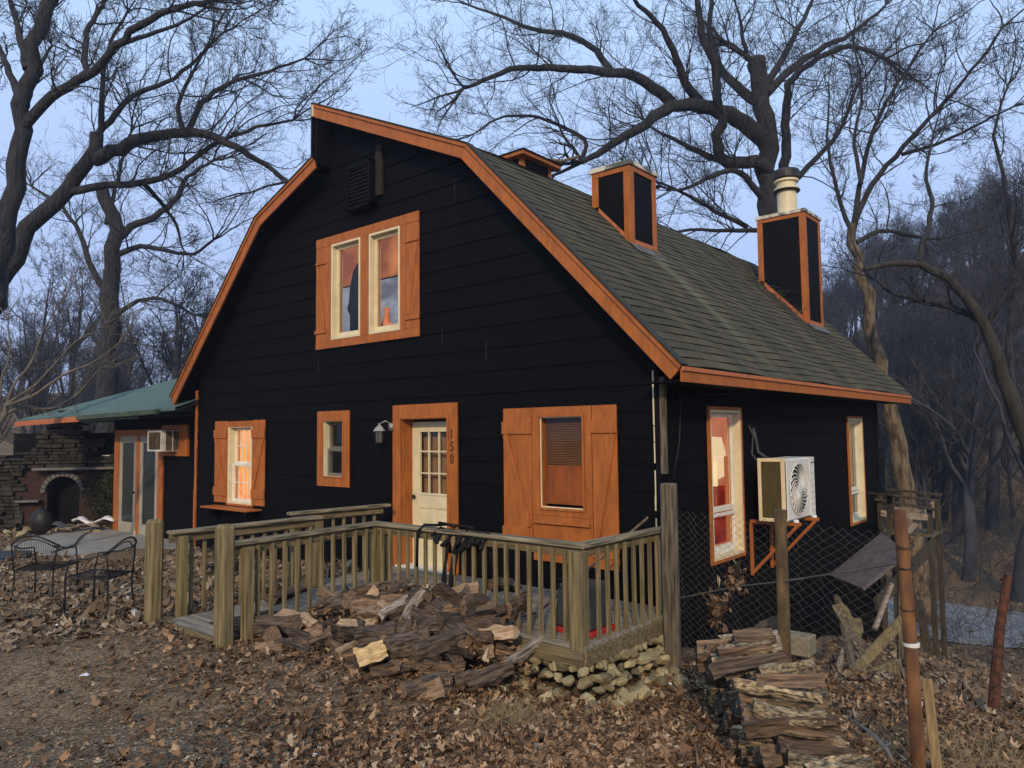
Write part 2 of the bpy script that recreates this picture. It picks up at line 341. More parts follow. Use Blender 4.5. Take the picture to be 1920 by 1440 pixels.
# fast mesh from numpy arrays (quads)
def np_mesh(name, verts, faces, m, parent=None, smooth=True):
    me = bpy.data.meshes.new(name); k = faces.shape[1]
    me.vertices.add(len(verts)); me.vertices.foreach_set('co', verts.astype(np.float32).ravel())
    me.loops.add(faces.size); me.loops.foreach_set('vertex_index', faces.astype(np.int32).ravel())
    me.polygons.add(len(faces)); me.polygons.foreach_set('loop_start', np.arange(0, faces.size, k, dtype=np.int32))
    me.polygons.foreach_set('loop_total', np.full(len(faces), k, dtype=np.int32))
    if smooth: me.polygons.foreach_set('use_smooth', np.ones(len(faces), dtype=bool))
    me.materials.append(m); me.update(calc_edges=True); me.validate()
    o = bpy.data.objects.new(name, me); COL.objects.link(o)
    if parent: o.parent = parent
    return o

# ------------------------------------------------------------------ terrain
CP = np.array([(4, -7.3, .22), (0, -6, .12), (-3.4, -4, -.05), (-2.7, -3.2, -.05), (-6, -4, -.12), (-10, -2, -.30), (-14, -1, -.44), (-8, -.5, -.25), (-10, -6, -.15),
    (-5.5, -1, -.12), (-1.5, -2.7, -.13), (.1, -2.1, -.42), (.6, -1.4, -.50), (1.6, -2.0, -.42), (1.5, -3.2, -.28), (2.4, -3.4, -.25), (.5, -.5, -.50), (2.7, -1.8, -.42), (4, -3.2, -.30),
    (3.0, -.6, -.50), (4.2, -.8, -.50), (1, .6, -.85), (1, 4, -1.5), (1, 9, -2.6), (4, 1.2, -1.05), (4, 5, -2.3), (3, 10, -3.3), (8, 0, -1.2), (10, 6, -3.0), (0, 13, -3.5), (0, 19, -3.7), (10, 17, -3.9),
    (-12, 12, -3.0), (-20, 0, -.5), (-24, -8, -.5), (-18, 12, -1.6), (-30, 6, -.8), (0, -16, .3), (12, -10, .0), (-14, -14, 0), (-25, 25, -3), (-5, 26, -3.2), (8, 26, -3.2), (20, 20, -3), (-2, 4, -1.2), (-8, 5, -.6)], float)
def gz(x, y):
    x = np.asarray(x, float); y = np.asarray(y, float)
    d2 = (x[..., None]-CP[:, 0])**2 + (y[..., None]-CP[:, 1])**2
    w_ = 1/(d2+.10)**1.6
    z = (w_*CP[:, 2]).sum(-1)/w_.sum(-1)
    def ss(t): t = np.clip(t, 0, 1); return t*t*(3-2*t)
    z = z + 17*ss((y-24)/62)*ss((x+34)/30) + 4.0*ss((y-24)/50)
    z = z + 7*ss((-x-32)/45)*ss((y+25)/20)
    z = z + 0*x
    return z
def gz1(x, y): return float(gz(np.array([x]), np.array([y]))[0])
def axis(c, n, near, far):
    t = np.linspace(-1, 1, n); return c + near*t*8 + (far-near*8)*np.sign(t)*np.abs(t)**4.2
gx = axis(0, 300, 1.1, 190); gy = axis(-2.5, 300, 1.1, 190)
GX, GY = np.meshgrid(gx, gy, indexing='ij')
GZ = gz(GX, GY)
bump = np.sin(GX*3.1+GY*1.7)*.012+np.sin(GX*7.3-GY*5.9)*.007+np.sin(GX*1.3-GY*2.3+1)*.015
GZ = GZ + bump + np.where(np.hypot(GX, GY) > 22, np.sin(GX*.5)*np.sin(GY*.43)*.5, 0)
nX, nY = GX.shape
idx = np.arange(nX*nY).reshape(nX, nY)
gf = np.stack([idx[:-1, :-1], idx[1:, :-1], idx[1:, 1:], idx[:-1, 1:]], -1).reshape(-1, 4)
tag(np_mesh('ground', np.stack([GX, GY, GZ], -1).reshape(-1, 3), gf, MT['soil']), kind='structure')
def ngz(x, y):
    z = gz(x, y)
    return z + np.sin(x*3.1+y*1.7)*.012+np.sin(x*7.3-y*5.9)*.007+np.sin(x*1.3-y*2.3+1)*.015
def gzz(x, y): return float(ngz(np.array([x], float), np.array([y], float))[0])

# the gravel road at the foot of the slope
rv = []; rf = []
for i in range(61):
    x = -16+i*.6; yc = 17.0-.05*(x)+.004*x*x
    for k in range(7):
        y = yc+(k-3)*.95; rv.append((x, y, gz1(x, y)+.05 + .05*(1-abs(k-3)/3)))
for i in range(60):
    for k in range(6): a = i*7+k; rf.append((a, a+7, a+8, a+1))
mb = MB(); mb.add(rv, rf); tag(mb.build('road', MT['road'], smooth=True), kind='structure')
# concrete patio before the wing
mb = MB(); pp = [(-16.4, .4), (-15.9, -.9), (-14.2, -2.2), (-12.2, -2.1), (-10.6, -1.5), (-9.9, -.9), (-10.2, .4)]
mb.prism(pp, 'z', -.46, -.335); tag(mb.build('patio', MT['concrete'], bevel=.01), kind='structure')

# ------------------------------------------------------------------ HOUSE
W0, D0 = -10.4, 9.05
BREAKR = (-2.55, 5.77); EAVER = (.5, 2.6); PEAK = (-6.03, 7.37); LP = (-6.03, 6.46); BREAKL = (-7.73, 5.81); EAVEL = (-10.86, 2.72)
sR = (BREAKR[1]-EAVER[1])/(EAVER[0]-BREAKR[0]); sU = (PEAK[1]-BREAKR[1])/(BREAKR[0]-PEAK[0])
sL = (BREAKL[1]-EAVEL[1])/(BREAKL[0]-EAVEL[0]); sUL = (LP[1]-BREAKL[1])/(LP[0]-BREAKL[0])
def roofR(x):
    return EAVER[1]+(EAVER[0]-x)*sR if x > BREAKR[0] else BREAKR[1]+(BREAKR[0]-x)*sU
def XR(z):
    z += .13
    if z < BREAKR[1]: return min(0, EAVER[0]-(z-EAVER[1])/sR)
    return BREAKR[0]-(z-BREAKR[1])/sU
def XL(z):
    z += .13
    if z < BREAKL[1]: return max(W0, EAVEL[0]+(z-EAVEL[1])/sL)
    if z < LP[1]: return BREAKL[0]+(z-BREAKL[1])/sUL
    return LP[0]
house = empty('gambrel_house', (-5.2, 0, 0), 'black gambrel roofed barn house with orange trim and lit windows', 'house')

OPEN = [(-9.18, -8.32, .66, 2.13), (-6.14, -5.6, 1.23, 2.15), (-4.24, -3.26, -.02, 2.15), (-1.66, -.97, .97, 2.11), (-5.93, -5.18, 3.47, 5.05), (-4.96, -4.24, 3.47, 5.05)]
def siding(openings, xl, xr, z0, z1, put, ex=.30, lip=.015):
    """lapped boards: each course leans out to a lip at its foot"""
    mb = MB(); z = z0
    cuts = sorted({o[2] for o in openings} | {o[3] for o in openings})
    while z < z1-1e-6:
        zt = min(z+ex, z1)
        rows = [z]+[c for c in cuts if z+1e-4 < c < zt-1e-4]+[zt]
        for a, b in zip(rows[:-1], rows[1:]):
            ob = sorted([(o[0], o[1]) for o in openings if o[2] < b-1e-5 and o[3] > a+1e-5])
            xs = []; cur = None
            La, Lb, Ra, Rb = xl(a), xl(b), xr(a), xr(b)
            if Ra-La < .02: continue
            if Rb < Lb: Lb = Rb = (Lb+Rb)/2
            l = (La, Lb)
            for o in ob: xs.append((l, (o[0], o[0]))); l = (o[1], o[1])
            xs.append((l, (Ra, Rb)))
            oa = -lip*(1-(a-z)/ex); obb = -lip*(1-(b-z)/ex)
            for (p, q) in xs:
                if q[0]-p[0] < .005: continue
                nseg = max(1, int((q[0]-p[0])/1.2))
                for k in range(nseg):
                    t0 = k/nseg; t1 = (k+1)/nseg
                    mb.add([put(p[0]+(q[0]-p[0])*t0, oa, a), put(p[0]+(q[0]-p[0])*t1, oa, a), put(p[1]+(q[1]-p[1])*t1, obb, b), put(p[1]+(q[1]-p[1])*t0, obb, b)], [(0, 1, 2, 3)])
                if a == z: mb.add([put(p[0], oa, a), put(q[0], oa, a), put(q[0], 0.0, a), put(p[0], 0.0, a)], [(0, 1, 2, 3)])
        z = zt
    return mb
mb = siding(OPEN, XL, XR, -.55, 7.22, lambda x, o, z: (x, o, z))
mb.build('front_wall', MT['siding_x'], house)
SOPEN = [(1.24, 2.16, .32, 2.18), (6.98, 7.86, .21, 2.11)]
mb = siding(SOPEN, lambda z: 0.0, lambda z: D0, -2.95, 2.95, lambda x, o, z: (-o, x, z))
mb.build('side_wall', MT['siding_y'], house)
# left and rear walls, basement face
mb = MB(); mb.box(W0, W0+.1, .02, D0, -1, 2.95); mb.build('side_wall', MT['black'], house)
mb = MB(); mb.prism([(W0, -3), (0, -3), (0, 2.95), BREAKR and (-2.6, 5.6), (-6.0, 7.2), (-6.0, 6.3), (-7.7, 5.65), (W0, 3.0)], 'y', D0-.1, D0)
mb.build('rear_wall', MT['black'], house)
mb = MB(); mb.box(-6.035, -5.97, -.312, D0, 6.36, 7.27); mb.build('clerestory_wall', MT['black'], house)
mb = MB(); mb.box(W0+.1, -.02, .35, D0-.1, -.3, -.12); mb.box(W0+.1, -.3, 1.6, D0-.1, 2.75, 2.9); mb.box(-7.6, -2.6, 1.6, 1.7, 2.9, 5.3); mb.build('inner_floor', MT['black'], house)
mb = MB()
for (px, ya, yb) in ((852, 334, 372), (829, 612, 645), (911, 640, 673), (597, 672, 700)):
    p = at(px, ya, 1, -.012); q = at(px, yb, 1, -.012); mb.box(p[0], p[0]+.008, -.0155, -.010, q[2], p[2])
mb.build('board_joint', mat('joint_grey', (.035, .033, .03), .8, .2, 5, bump=0), house)
# corner boards and a pale unpainted gap at the near corner
mb = MB(); mb.box(-.012, .034, -.034, .06, -.55, 2.62); mb.box(-.02, .03, D0-.09, D0+.02, -2.9, 2.62); mb.build('corner_board', MT['black'], house, bevel=.004)
mb = MB(); mb.box(.0, .022, D0-.02, D0+.035, -.3, 2.5, 0); mb.build('corner_trim', MT['orange'], house)
mb = MB()
zc = .7
while zc < 2.62:
    l = random.uniform(.15, .5); mb.box(-.035-random.random()*.006, -.022, -.024, -.016, zc, min(2.6, zc+l)); zc += l+random.choice([0, .01, .08])
mb.build('corner_crack', MT['cream'], house)
# weathered post strapped beside the corner
mb = MB(); mb.box(.045, .105, -.03, .035, 1.45, 2.52); mb.build('corner_post', MT['oldwood'], house, bevel=.004)
mb = MB(); mb.box(-.02, .10, -.085, -.045, -.12, .86); mb.box(.108, .15, -.09, -.02, -.1, .80); mb.build('corner_skirt', MT['cream'], house, bevel=.003)
mb = MB(); mb.box(-.01, .13, -.10, -.04, -.5, -.13); mb.build('corner_skirt', MT['orange_old'], house, bevel=.003)

# --- roof
def roof_plane(name, e, b, y0, y1, ex=.145, m=None, th=.10):
    """shingled slope from eave point e=(x,z) up to b, courses with a raised butt edge, uv = (run, slope distance)"""
    L = math.hypot(b[0]-e[0], b[1]-e[1]); dx = (b[0]-e[0])/L; dz = (b[1]-e[1])/L
    nx, nz = (-dz, dx) if dx > 0 else (dz, -dx)
    if nz < 0: nx, nz = -nx, -nz
    vs = []; fs = []; uvs = []
    n = int(math.ceil(L/ex)); ny = int((y1-y0)/.34)
    rr = random.Random(5)
    for k in range(n):
        s0 = k*ex; s1 = min((k+1)*ex+.01, L)
        for j in range(ny):
            ya = y0+(y1-y0)*j/ny; yb = y0+(y1-y0)*(j+1)/ny
            def pt(s, y, h):
                sag = .012*sin(y*1.9+s*.8)+.006*sin(y*5.1+k)
                return (e[0]+dx*s+nx*(h+sag), y, e[1]+dz*s+nz*(h+sag))
            h0 = .008+.004*rr.random()
            a = len(vs); vs += [pt(s0, ya, h0), pt(s0, yb, h0), pt(s1, yb, .002), pt(s1, ya, .002), pt(s0, ya, 0), pt(s0, yb, 0)]
            fs += [(a, a+1, a+2, a+3), (a+4, a+5, a+1, a)]
            uvs += [(ya, s0), (yb, s0), (yb, s1), (ya, s1), (ya, s0), (yb, s0), (yb, s0), (ya, s0)]
    me = bpy.data.meshes.new(name); off = wloc(house)
    me.from_pydata([(p[0]-off.x, p[1]-off.y, p[2]-off.z) for p in vs], [], fs)
    ul = me.uv_layers.new(name='slope'); ul.data.foreach_set('uv', np.array(uvs, np.float32).ravel())
    me.materials.append(MT['shingle'])
    o = bpy.data.objects.new(name, me); COL.objects.link(o); o.parent = house
    mb = MB(); q = .018
    mb.prism([(e[0]-nx*q, e[1]-nz*q), (b[0]-nx*q, b[1]-nz*q), (b[0]-nx*th, b[1]-nz*th), (e[0]-nx*th, e[1]-nz*th)], 'y', y0+.012, y1)
    mb.build('roof_deck', MT['black'], o)
    return o
Y0, Y1 = -.33, 9.9
roof_plane('roof', EAVER, BREAKR, Y0, Y1)
roof_plane('roof', BREAKR, (-6.08, 7.39), Y0, Y1)
roof_plane('roof', EAVEL, BREAKL, Y0, Y1)
roof_plane('roof', BREAKL, LP, Y0, Y1)

def offset_poly(pl, d):
    """parallel polyline at distance d (mitred)"""
    out = []
    for i, p in enumerate(pl):
        ns = []
        for a, b in ((i-1, i), (i, i+1)):
            if a < 0 or b >= len(pl): continue
            v = Vector((pl[b][0]-pl[a][0], pl[b][1]-pl[a][1])).normalized(); ns.append(Vector((-v.y, v.x)))
        nn = sum(ns, Vector((0, 0)))/len(ns); nn /= nn.length**2
        out.append((p[0]+nn.x*d, p[1]+nn.y*d))
    return out
def strip(pl, d0, d1, ya, yb, name, m, parent):
    A = offset_poly(pl, d0); B = offset_poly(pl, d1)
    mb = MB()
    for i in range(len(pl)-1): mb.prism([A[i], A[i+1], B[i+1], B[i]], 'y', ya, yb)
    return mb.build(name, m, parent, bevel=.003)
RK = [(EAVER[0]+.004, EAVER[1]), BREAKR, PEAK]; LK = [LP, BREAKL, EAVEL]
strip(RK, .035, .20, -.350, -.315, 'rake_board', MT['orange'], house)
strip(RK, .002, .050, -.372, -.3505, 'rake_trim', MT['orange'], house)
strip(LK, .035, .20, -.350, -.315, 'rake_board', MT['orange'], house)
strip(LK, .002, .050, -.372, -.3505, 'rake_trim', MT['orange'], house)
strip(RK, .10, .13, -.31, -.01, 'soffit', MT['black'], house)
strip(LK, .10, .13, -.31, -.01, 'soffit', MT['black'], house)
strip(RK, -.022, .0, -.385, -.25, 'shingle_edge', MT['roofedge'], house)
strip(LK, -.022, .0, -.385, -.25, 'shingle_edge', MT['roofedge'], house)
mb = MB(); mb.box(-6.075, -6.035, -.36, -.28, 6.40, 7.40); mb.build('step_trim', MT['black'], house)
mb = MB(); mb.box(-6.034, -6.0, -.378, -.351, 7.15, 7.34); mb.build('step_trim', MT['cream'], house, label='bare pale wood end of the rake at the roof step')
mb = MB(); mb.box(-6.33, -6.05, -.30, D0, 6.30, 6.40); mb.build('step_flashing', MT['black'], house)
# eave fascia and soffit, right side
mb = MB(); mb.box(.475, .505, -.35, Y1-.1, 2.43, 2.565); mb.build('fascia', MT['orange'], house, bevel=.003)
mb = MB(); mb.box(.506, .525, -.372, Y1-.1, 2.545, 2.59); mb.build('fascia_trim', MT['orange_old'], house, bevel=.002)
mb = MB(); mb.box(.02, .474, -.30, Y1-.12, 2.44, 2.455); mb.build('soffit', MT['black'], house)
mb = MB(); mb.box(-10.88, -10.845, -.3, Y1-.1, 2.5, 2.68); mb.build('fascia', MT['orange'], house)

# --- chimneys
def chimney(x0, x1, y0, y1, top, capm, name='chimney'):
    ch = MB(); zb = lambda x: roofR(x)-.05
    ch.prism([(x0, zb(x0)), (x1, zb(x1)), (x1, top), (x0, top)], 'y', y0, y1)
    c = ch.build(name, MT['black'], house)
    t = .10; q = .016
    tr = MB()
    for (cx, cy, sx, sy) in ((x0, y0, 1, 1), (x1, y0, -1, 1), (x1, y1, -1, -1), (x0, y1, 1, -1)):
        z = roofR(cx)-.01
        xa, xb = sorted((cx-q*sx, cx+t*sx)); ya, yb = sorted((cy-q*sy, cy+.001*sy)); tr.box(xa, xb, ya-0*sy, yb, z, top-.08)
        xa, xb = sorted((cx-q*sx, cx+.001*sx)); ya, yb = sorted((cy, cy+t*sy)); tr.box(xa, xb, ya, yb, z-.05, top-.08)
    for y, s in ((y0, -1), (y1, 1)):
        ya, yb = sorted((y+s*.001, y+s*q*1.2)); tr.box(x0-q, x1+q, ya, yb, top-.08, top-.005)
    for x, s in ((x0, -1), (x1, 1)):
        xa, xb = sorted((x+s*.001, x+s*q*1.1)); tr.box(xa, xb, y0, y1, top-.08, top-.005)
    tr.build('corner_trim', MT['orange'], c, bevel=.002)
    sk = MB()   # peeling skirt board along the roof
    sk.add([(x0+t, y0-q, zb(x0+t)), (x1-t, y0-q, zb(x1-t)), (x1-t, y0-q, zb(x1-t)+.13), (x0+t, y0-q, zb(x0+t)+.13), (x0+t, y0, zb(x0+t)+.13), (x1-t, y0, zb(x1-t)+.13)], [(0, 1, 2, 3), (3, 2, 5, 4)])
    sk.box(x1+.001, x1+q, y0+t, y1-t, zb(x1), zb(x1)+.13)
    sk.build('skirt_board', MT['orange_old'], c)
    cp = MB(); o = .045
    cp.box(x0-o, x1+o, y0-o, y1+o, top, top+.05); cp.box(x0-o+.01, x1+o-.01, y0-o+.01, y1+o-.01, top+.0505, top+.075)
    cp.build('cap', capm, c, bevel=.006)
    fl = MB(); fl.add([(x1+.16, y0-.05, roofR(x1+.16)+.028), (x1+.16, y1+.05, roofR(x1+.16)+.028), (x1, y1+.05, roofR(x1)+.03), (x1, y0-.05, roofR(x1)+.03)], [(0, 1, 2, 3)])
    fl.build('flashing', mat('grey_flashing', (.10, .10, .095), .6, .3, 6, bump=.2), c)
    return c
capm = mat('stained_cap', (.58, .54, .42), .6, .3, 5, col2=(.10, .10, .085), bump=.2, ramp=(.42, .56))
chimney(-2.17, -1.52, 2.08, 2.83, 5.90, capm)
cB = chimney(-1.86, -.90, 7.87, 8.80, 6.36, capm)
mb = MB(); mb.lathe((-1.38, 8.3, 6.42), [(.20, 0), (.20, .55), (.26, .57), (.26, .63), (.20, .64), (.20, .74), (.25, .76), (.25, .80)], 24); mb.build('flue', MT['cream'], cB, smooth=False)
mb = MB(); mb.lathe((-1.38, 8.3, 7.20), [(.24, .02), (.27, .06), (.28, .20), (.25, .24), (.02, .25)], 24); mb.build('flue_cap', mat('sooty_metal', (.045, .04, .04), .5, .3, 5, metal=.4, bump=0), cB)
mb = MB(); mb.lathe((-1.38, 8.3, 6.97), [(.262, 0), (.275, .02), (.262, .04)], 24); mb.build('flue_band', MT['iron'], cB)

# --- cupola
cup = MB(); cup.box(-5.05, -4.25, 2.9, 3.75, 6.3, 6.97); c = cup.build('cupola', MT['black'], house)
mb = MB()
for x in (-5.06, -4.32):
    for y in (2.885, 3.68): mb.box(x, x+.085, y, y+.085, 6.3, 6.965)
mb.build('corner_trim', MT['orange'], c)
mb = MB(); mb.box(-5.2, -4.1, 2.75, 3.9, 6.94, 7.01); mb.build('fascia', MT['orange'], c, bevel=.003)
mb = MB(); e = .04; a = 7.02
mb.add([(-5.2-e, 2.75-e, a), (-4.1+e, 2.75-e, a), (-4.1+e, 3.9+e, a), (-5.2-e, 3.9+e, a), (-4.65, 3.32, a+.22)], [(0, 1, 4), (1, 2, 4), (2, 3, 4), (3, 0, 4), (3, 2, 1, 0)])
mb.build('cupola_roof', MT['roofedge'], c)
mb = MB()
for k in range(6): mb.beam((-4.235, 3.07, 6.62+k*.048), (-4.235, 3.62, 6.62+k*.048), .03, .012, up=(.5, 0, 1))
mb.build('louvre', MT['iron'], c)
mb = MB(); mb.tube([(-4.55, 3.45, 7.1), (-4.45, 3.75, 7.2), (-4.2, 4.05, 7.17), (-4.0, 4.35, 7.3)], .03, 8); mb.build('bent_pipe', MT['oldwood'], c)

# --- gable vent
mb = MB()
vx0, vx1, vz0, vz1 = -5.40, -4.80, 5.48, 6.20
for b in ((vx0, vx0+.05, vz0, vz1), (vx1-.05, vx1, vz0, vz1), (vx0, vx1, vz0, vz0+.05), (vx0, vx1, vz1-.05, vz1)): mb.box(b[0], b[1], -.16, -.012, b[2], b[3])
v = mb.build('gable_vent', MT['black'], house)
mb = MB()
for k in range(10): mb.beam((vx0+.05, -.12, vz0+.09+k*.061), (vx1-.05, -.12, vz0+.09+k*.061), .055, .010, up=(0, .6, 1))
mb.build('louvre', mat('brown_louvre', (.022, .017, .015), .6, .2, 5, bump=0), v)
mb = MB(); mb.box(vx1+.02, vx1+.16, -.07, -.02, 5.62, 6.42); mb.build('side_board', mat('dark_brown_board', (.022, .015, .012), .8, .3, 5), v)

# --- windows
def frame(mb, x0, x1, z0, z1, t, ya, yb, tb=None):
    tb = tb or t
    mb.box(x0, x0+t, ya, yb, z0, z1); mb.box(x1-t, x1, ya, yb, z0, z1)
    mb.box(x0+t, x1-t, ya, yb, z1-t, z1); mb.box(x0+t, x1-t, ya, yb, z0, z0+tb)
def jamb(x0, x1, z0, z1, d, parent, m, t=.02, y0=-.012):
    mb = MB(); frame(mb, x0-t, x1+t, z0-t, z1+t, t, y0, d); return mb.build('jamb', m, parent)
def room(x0, x1, z0, z1, y0, y1, m, parent, name='room'):
    mb = MB()
    v = [(x0, y0, z0), (x1, y0, z0), (x1, y0, z1), (x0, y0, z1), (x0, y1, z0), (x1, y1, z0), (x1, y1, z1), (x0, y1, z1)]
    mb.add(v, [(4, 5, 6, 7), (0, 1, 5, 4), (3, 7, 6, 2), (0, 4, 7, 3), (1, 2, 6, 5)]); return mb.build(name, m, parent)
def shutter(x0, x1, z0, z1, parent, diag=1, y=-.020, m=None, bands=True, slit=True):
    """board shutter: two planks, battens a bit wider than the boards, a Z brace"""
    m = m or MT['orange']; mb = MB(); w = x1-x0
    xm = x0+w*.5
    mb.box(x0+.008, xm-.003, y-.022, y, z0, z1); mb.box(xm+.003, x1-.008, y-.022, y, z0+.004, z1)
    for a in (z0+.13, z1-.33): mb.box(x0-.004, x1+.004, y-.044, y-.0225, a, a+.16)
    a = (x0+.05, y-.034, z1-.34); b = (x1-.05, y-.034, z0+.30)
    if diag < 0: a, b = (x1-.05, y-.034, z1-.34), (x0+.05, y-.034, z0+.30)
    mb.beam(a, b, .020, .075, up=(1, 0, 0))
    return mb.build('shutter', m, parent, bevel=.003)

# upper pair window
wn = MB(); wn.box(-6.36, -3.83, -.030, -.0155, 3.35, 5.20); 
u = MB(); X0, X1, Z0, Z1 = -6.05, -4.12, 3.40, 5.17
for b in ((-6.36, -3.83, 3.34, 3.47), (-6.36, -3.83, 5.05, 5.20), (-6.06, -5.93, 3.4705, 5.0495), (-5.18, -4.96, 3.4705, 5.0495), (-4.24, -4.12, 3.4705, 5.0495)):
    u.box(b[0], b[1], -.045, -.016, b[2], b[3])
wu = u.build('window', MT['orange'], house, bevel=.003)
for (a, b) in ((-5.93, -5.18), (-4.96, -4.24)):
    mb = MB(); frame(mb, a+.0, b-.0, 3.47, 5.05, .035, -.052, .16); mb.build('casing', MT['cream'], wu, bevel=.002)
    mb = MB(); frame(mb, a+.036, b-.036, 3.506, 5.014, .055, .03, .07, .08); mb.build('sash', MT['cream'], wu, bevel=.003)
    mb = MB(); mb.box(a+.09, b-.09, .048, .052, 3.58, 4.96); mb.build('pane', MT['glass_hi'], wu)
for (a, b, dg) in ((-6.36, -6.065, 1), (-4.115, -3.83, -1)):
    sh = MB(); xm = (a+b)/2
    sh.box(a, xm-.002, -.040, -.016, 3.472, 5.048); sh.box(xm+.002, b, -.040, -.016, 3.472, 5.048)
    sh.box(a-.015 if dg > 0 else a, b+.015 if dg < 0 else b, -.062, -.0405, 3.60, 3.64+.02); sh.box(a, b, -.062, -.0405, 4.76, 4.80)
    p, q = ((a+.04, 4.74), (b-.05, 3.68)) if dg > 0 else ((b-.04, 4.74), (a+.05, 3.68))
    sh.beam((p[0], -.047, p[1]), (q[0], -.047, q[1]), .014, .05, up=(1, 0, 0))
    sh.build('shutter', MT['orange'], wu, bevel=.003)
rm = room(-7.6, -3.9, 3.3, 5.55, .17, 1.5, emis('glowing_room_wall', (.62, .22, .06), .9, (.20, .065, .025), 1.2), wu)  # walls glow themselves, painting in the room's lamplight
# window 1 with 12 lites and a shelf
u = MB(); frame(u, -9.22, -8.28, .62, 2.20, .04, -.035, -.016); u.box(-9.18, -8.32, -.035, -.016, 2.09, 2.16)
w1 = u.build('window', MT['orange'], house, bevel=.003)
mb = MB(); frame(mb, -9.18, -8.32, .64, 2.13, .05, -.030, .20); mb.build('casing', MT['cream'], w1, bevel=.002)
def sash(x0, x1, z0, z1, nx, nz, y, parent, m, gm, t=.05, mt=.018, name='sash'):
    mb = MB(); frame(mb, x0, x1, z0, z1, t, y, y+.04)
    for k in range(1, nx): xx = x0+t+(x1-x0-2*t)*k/nx; mb.box(xx-mt/2, xx+mt/2, y+.008, y+.032, z0+t, z1-t)
    for k in range(1, nz):
        zz = z0+t+(z1-z0-2*t)*k/nz
        for j in range(nx):
            xa = x0+t+(x1-x0-2*t)*j/nx+(mt/2 if j else 0); xb = x0+t+(x1-x0-2*t)*(j+1)/nx-(mt/2 if j < nx-1 else 0)
            mb.box(xa, xb, y+.010, y+.030, zz-mt/2, zz+mt/2)
    s = mb.build(name, m, parent, bevel=.002)
    mb = MB(); mb.box(x0+t, x1-t, y+.018, y+.022, z0+t, z1-t); mb.build('pane', gm, s)
    return s
sash(-9.13, -8.37, 1.39, 2.08, 4, 2, .085, w1, MT['white'], MT['glass'])
sash(-9.13, -8.37, .69, 1.41, 4, 2, .040, w1, MT['white'], MT['glass'], t=.055)
shutter(-9.66, -9.20, .66, 2.21, w1, 1); shutter(-8.30, -7.88, .66, 2.21, w1, -1)
room(-10.25, -8.0, .5, 2.3, .205, .62, emis('warm_glow_room', (.98, .45, .13), 1.0, (.78, .29, .07), 1.3, (1.4, 1, .5)), w1)  # room light put into the walls as a glow, no lamp inside
mb = MB(); mb.tube([(-10.1, .45, 1.0), (-9.7, .42, 1.03), (-9.3, .42, .99), (-9.0, .45, 1.0)], [.05, .11, .11, .06], 10)
mb.tube([(-10.1, .40, .82), (-9.7, .38, .85), (-9.2, .38, .83), (-8.9, .40, .83)], [.05, .09, .09, .06], 10); mb.build('sofa_cushion', emis('glowing_cushion', (1.0, .34, .10), .95), w1, smooth=True)  # cushions glow too, the light on them painted as emission
mb = MB(); mb.box(-9.62, -7.98, -.34, -.02, .575, .605); sf = mb.build('shelf', MT['orange'], w1, bevel=.006)
for xx in (-9.5, -8.2):
    mb = MB(); mb.box(xx, xx+.06, -.26, -.02, .40, .574); mb.build('bracket', MT['black'], sf)
# small window
u = MB(); frame(u, -6.31, -5.46, 1.09, 2.31, .14, -.040, -.016); frame(u, -6.17, -5.60, 1.23, 2.17, .025, -.052, -.030)
w2 = u.build('window', MT['orange'], house, bevel=.003)
mb = MB(); frame(mb, -6.145, -5.60, 1.235, 2.155, .022, -.028, .14); mb.build('casing', MT['cream'], w2)
sash(-6.12, -5.62, 1.69, 2.13, 1, 1, .075, w2, MT['grey_screen'], MT['glass'], t=.045)
sash(-6.12, -5.62, 1.26, 1.70, 1, 1, .035, w2, MT['grey_screen'], MT['glass'], t=.045)
room(-6.4, -5.4, 1.1, 2.3, .15, .5, mat('unlit_room', (.075, .062, .042), .8, .2, 3, bump=0), w2)
# window 2 (big orange surround, blinds)
u = MB(); u.box(-2.24, -1.755, -.030, -.016, .44, 2.24)
u = MB(); frame(u, -1.755, -.86, .90, 2.235, .095, -.042, -.016, .07); u.box(-1.755, -.86, -.036, -.016, .34, .899); u.box(-1.72, -.89, -.075, -.0365, .80, .84)
w3 = u.build('window', MT['orange'], house, bevel=.003)
mb = MB(); frame(mb, -1.66, -.955, .97, 2.14, .028, -.060, .10); mb.build('casing', MT['orange'], w3)
mb = MB(); frame(mb, -1.632, -.983, .998, 2.112, .014, -.03, -.018); mb.build('bead', MT['cream'], w3)
mb = MB(); mb.box(-1.632, -.983, .02, .024, .998, 2.112); mb.build('pane', MT['glass'], w3)
shutter(-2.24, -1.76, .44, 2.235, w3, 1, -.018); shutter(-.855, -.50, .33, 2.235, w3, -1, -.018)
mb = MB()
for k in range(52):
    z = 1.04+k*.0205
    mb.beam((-1.62, .075, z), (-.99, .075, z), .018, .0012, up=(0, -.5, 1))
mb.build('blind', mat('tan_blind', (.22, .105, .04), .6, .15, 3, bump=0), w3)
room(-1.9, -.75, .8, 2.3, .11, .9, mat('dim_room', (.10, .04, .02), .8, .2, 3, bump=0), w3)
mb = MB(); mb.box(-1.80, -1.13, .30, .32, 1.02, 1.50); mb.build('glowing_curtain', emis('red_glowing_cloth', (.50, .08, .015), .65, (.22, .025, .008), 5, (2, 1, .5)), w3)  # sheet glows red itself, the red room light put into its colour
mb = MB(); mb.box(-1.13, -1.03, .16, .2, 1.005, 1.03); mb.build('red_light', emis('red_glow', (1, .06, .03), 1.2), w3)
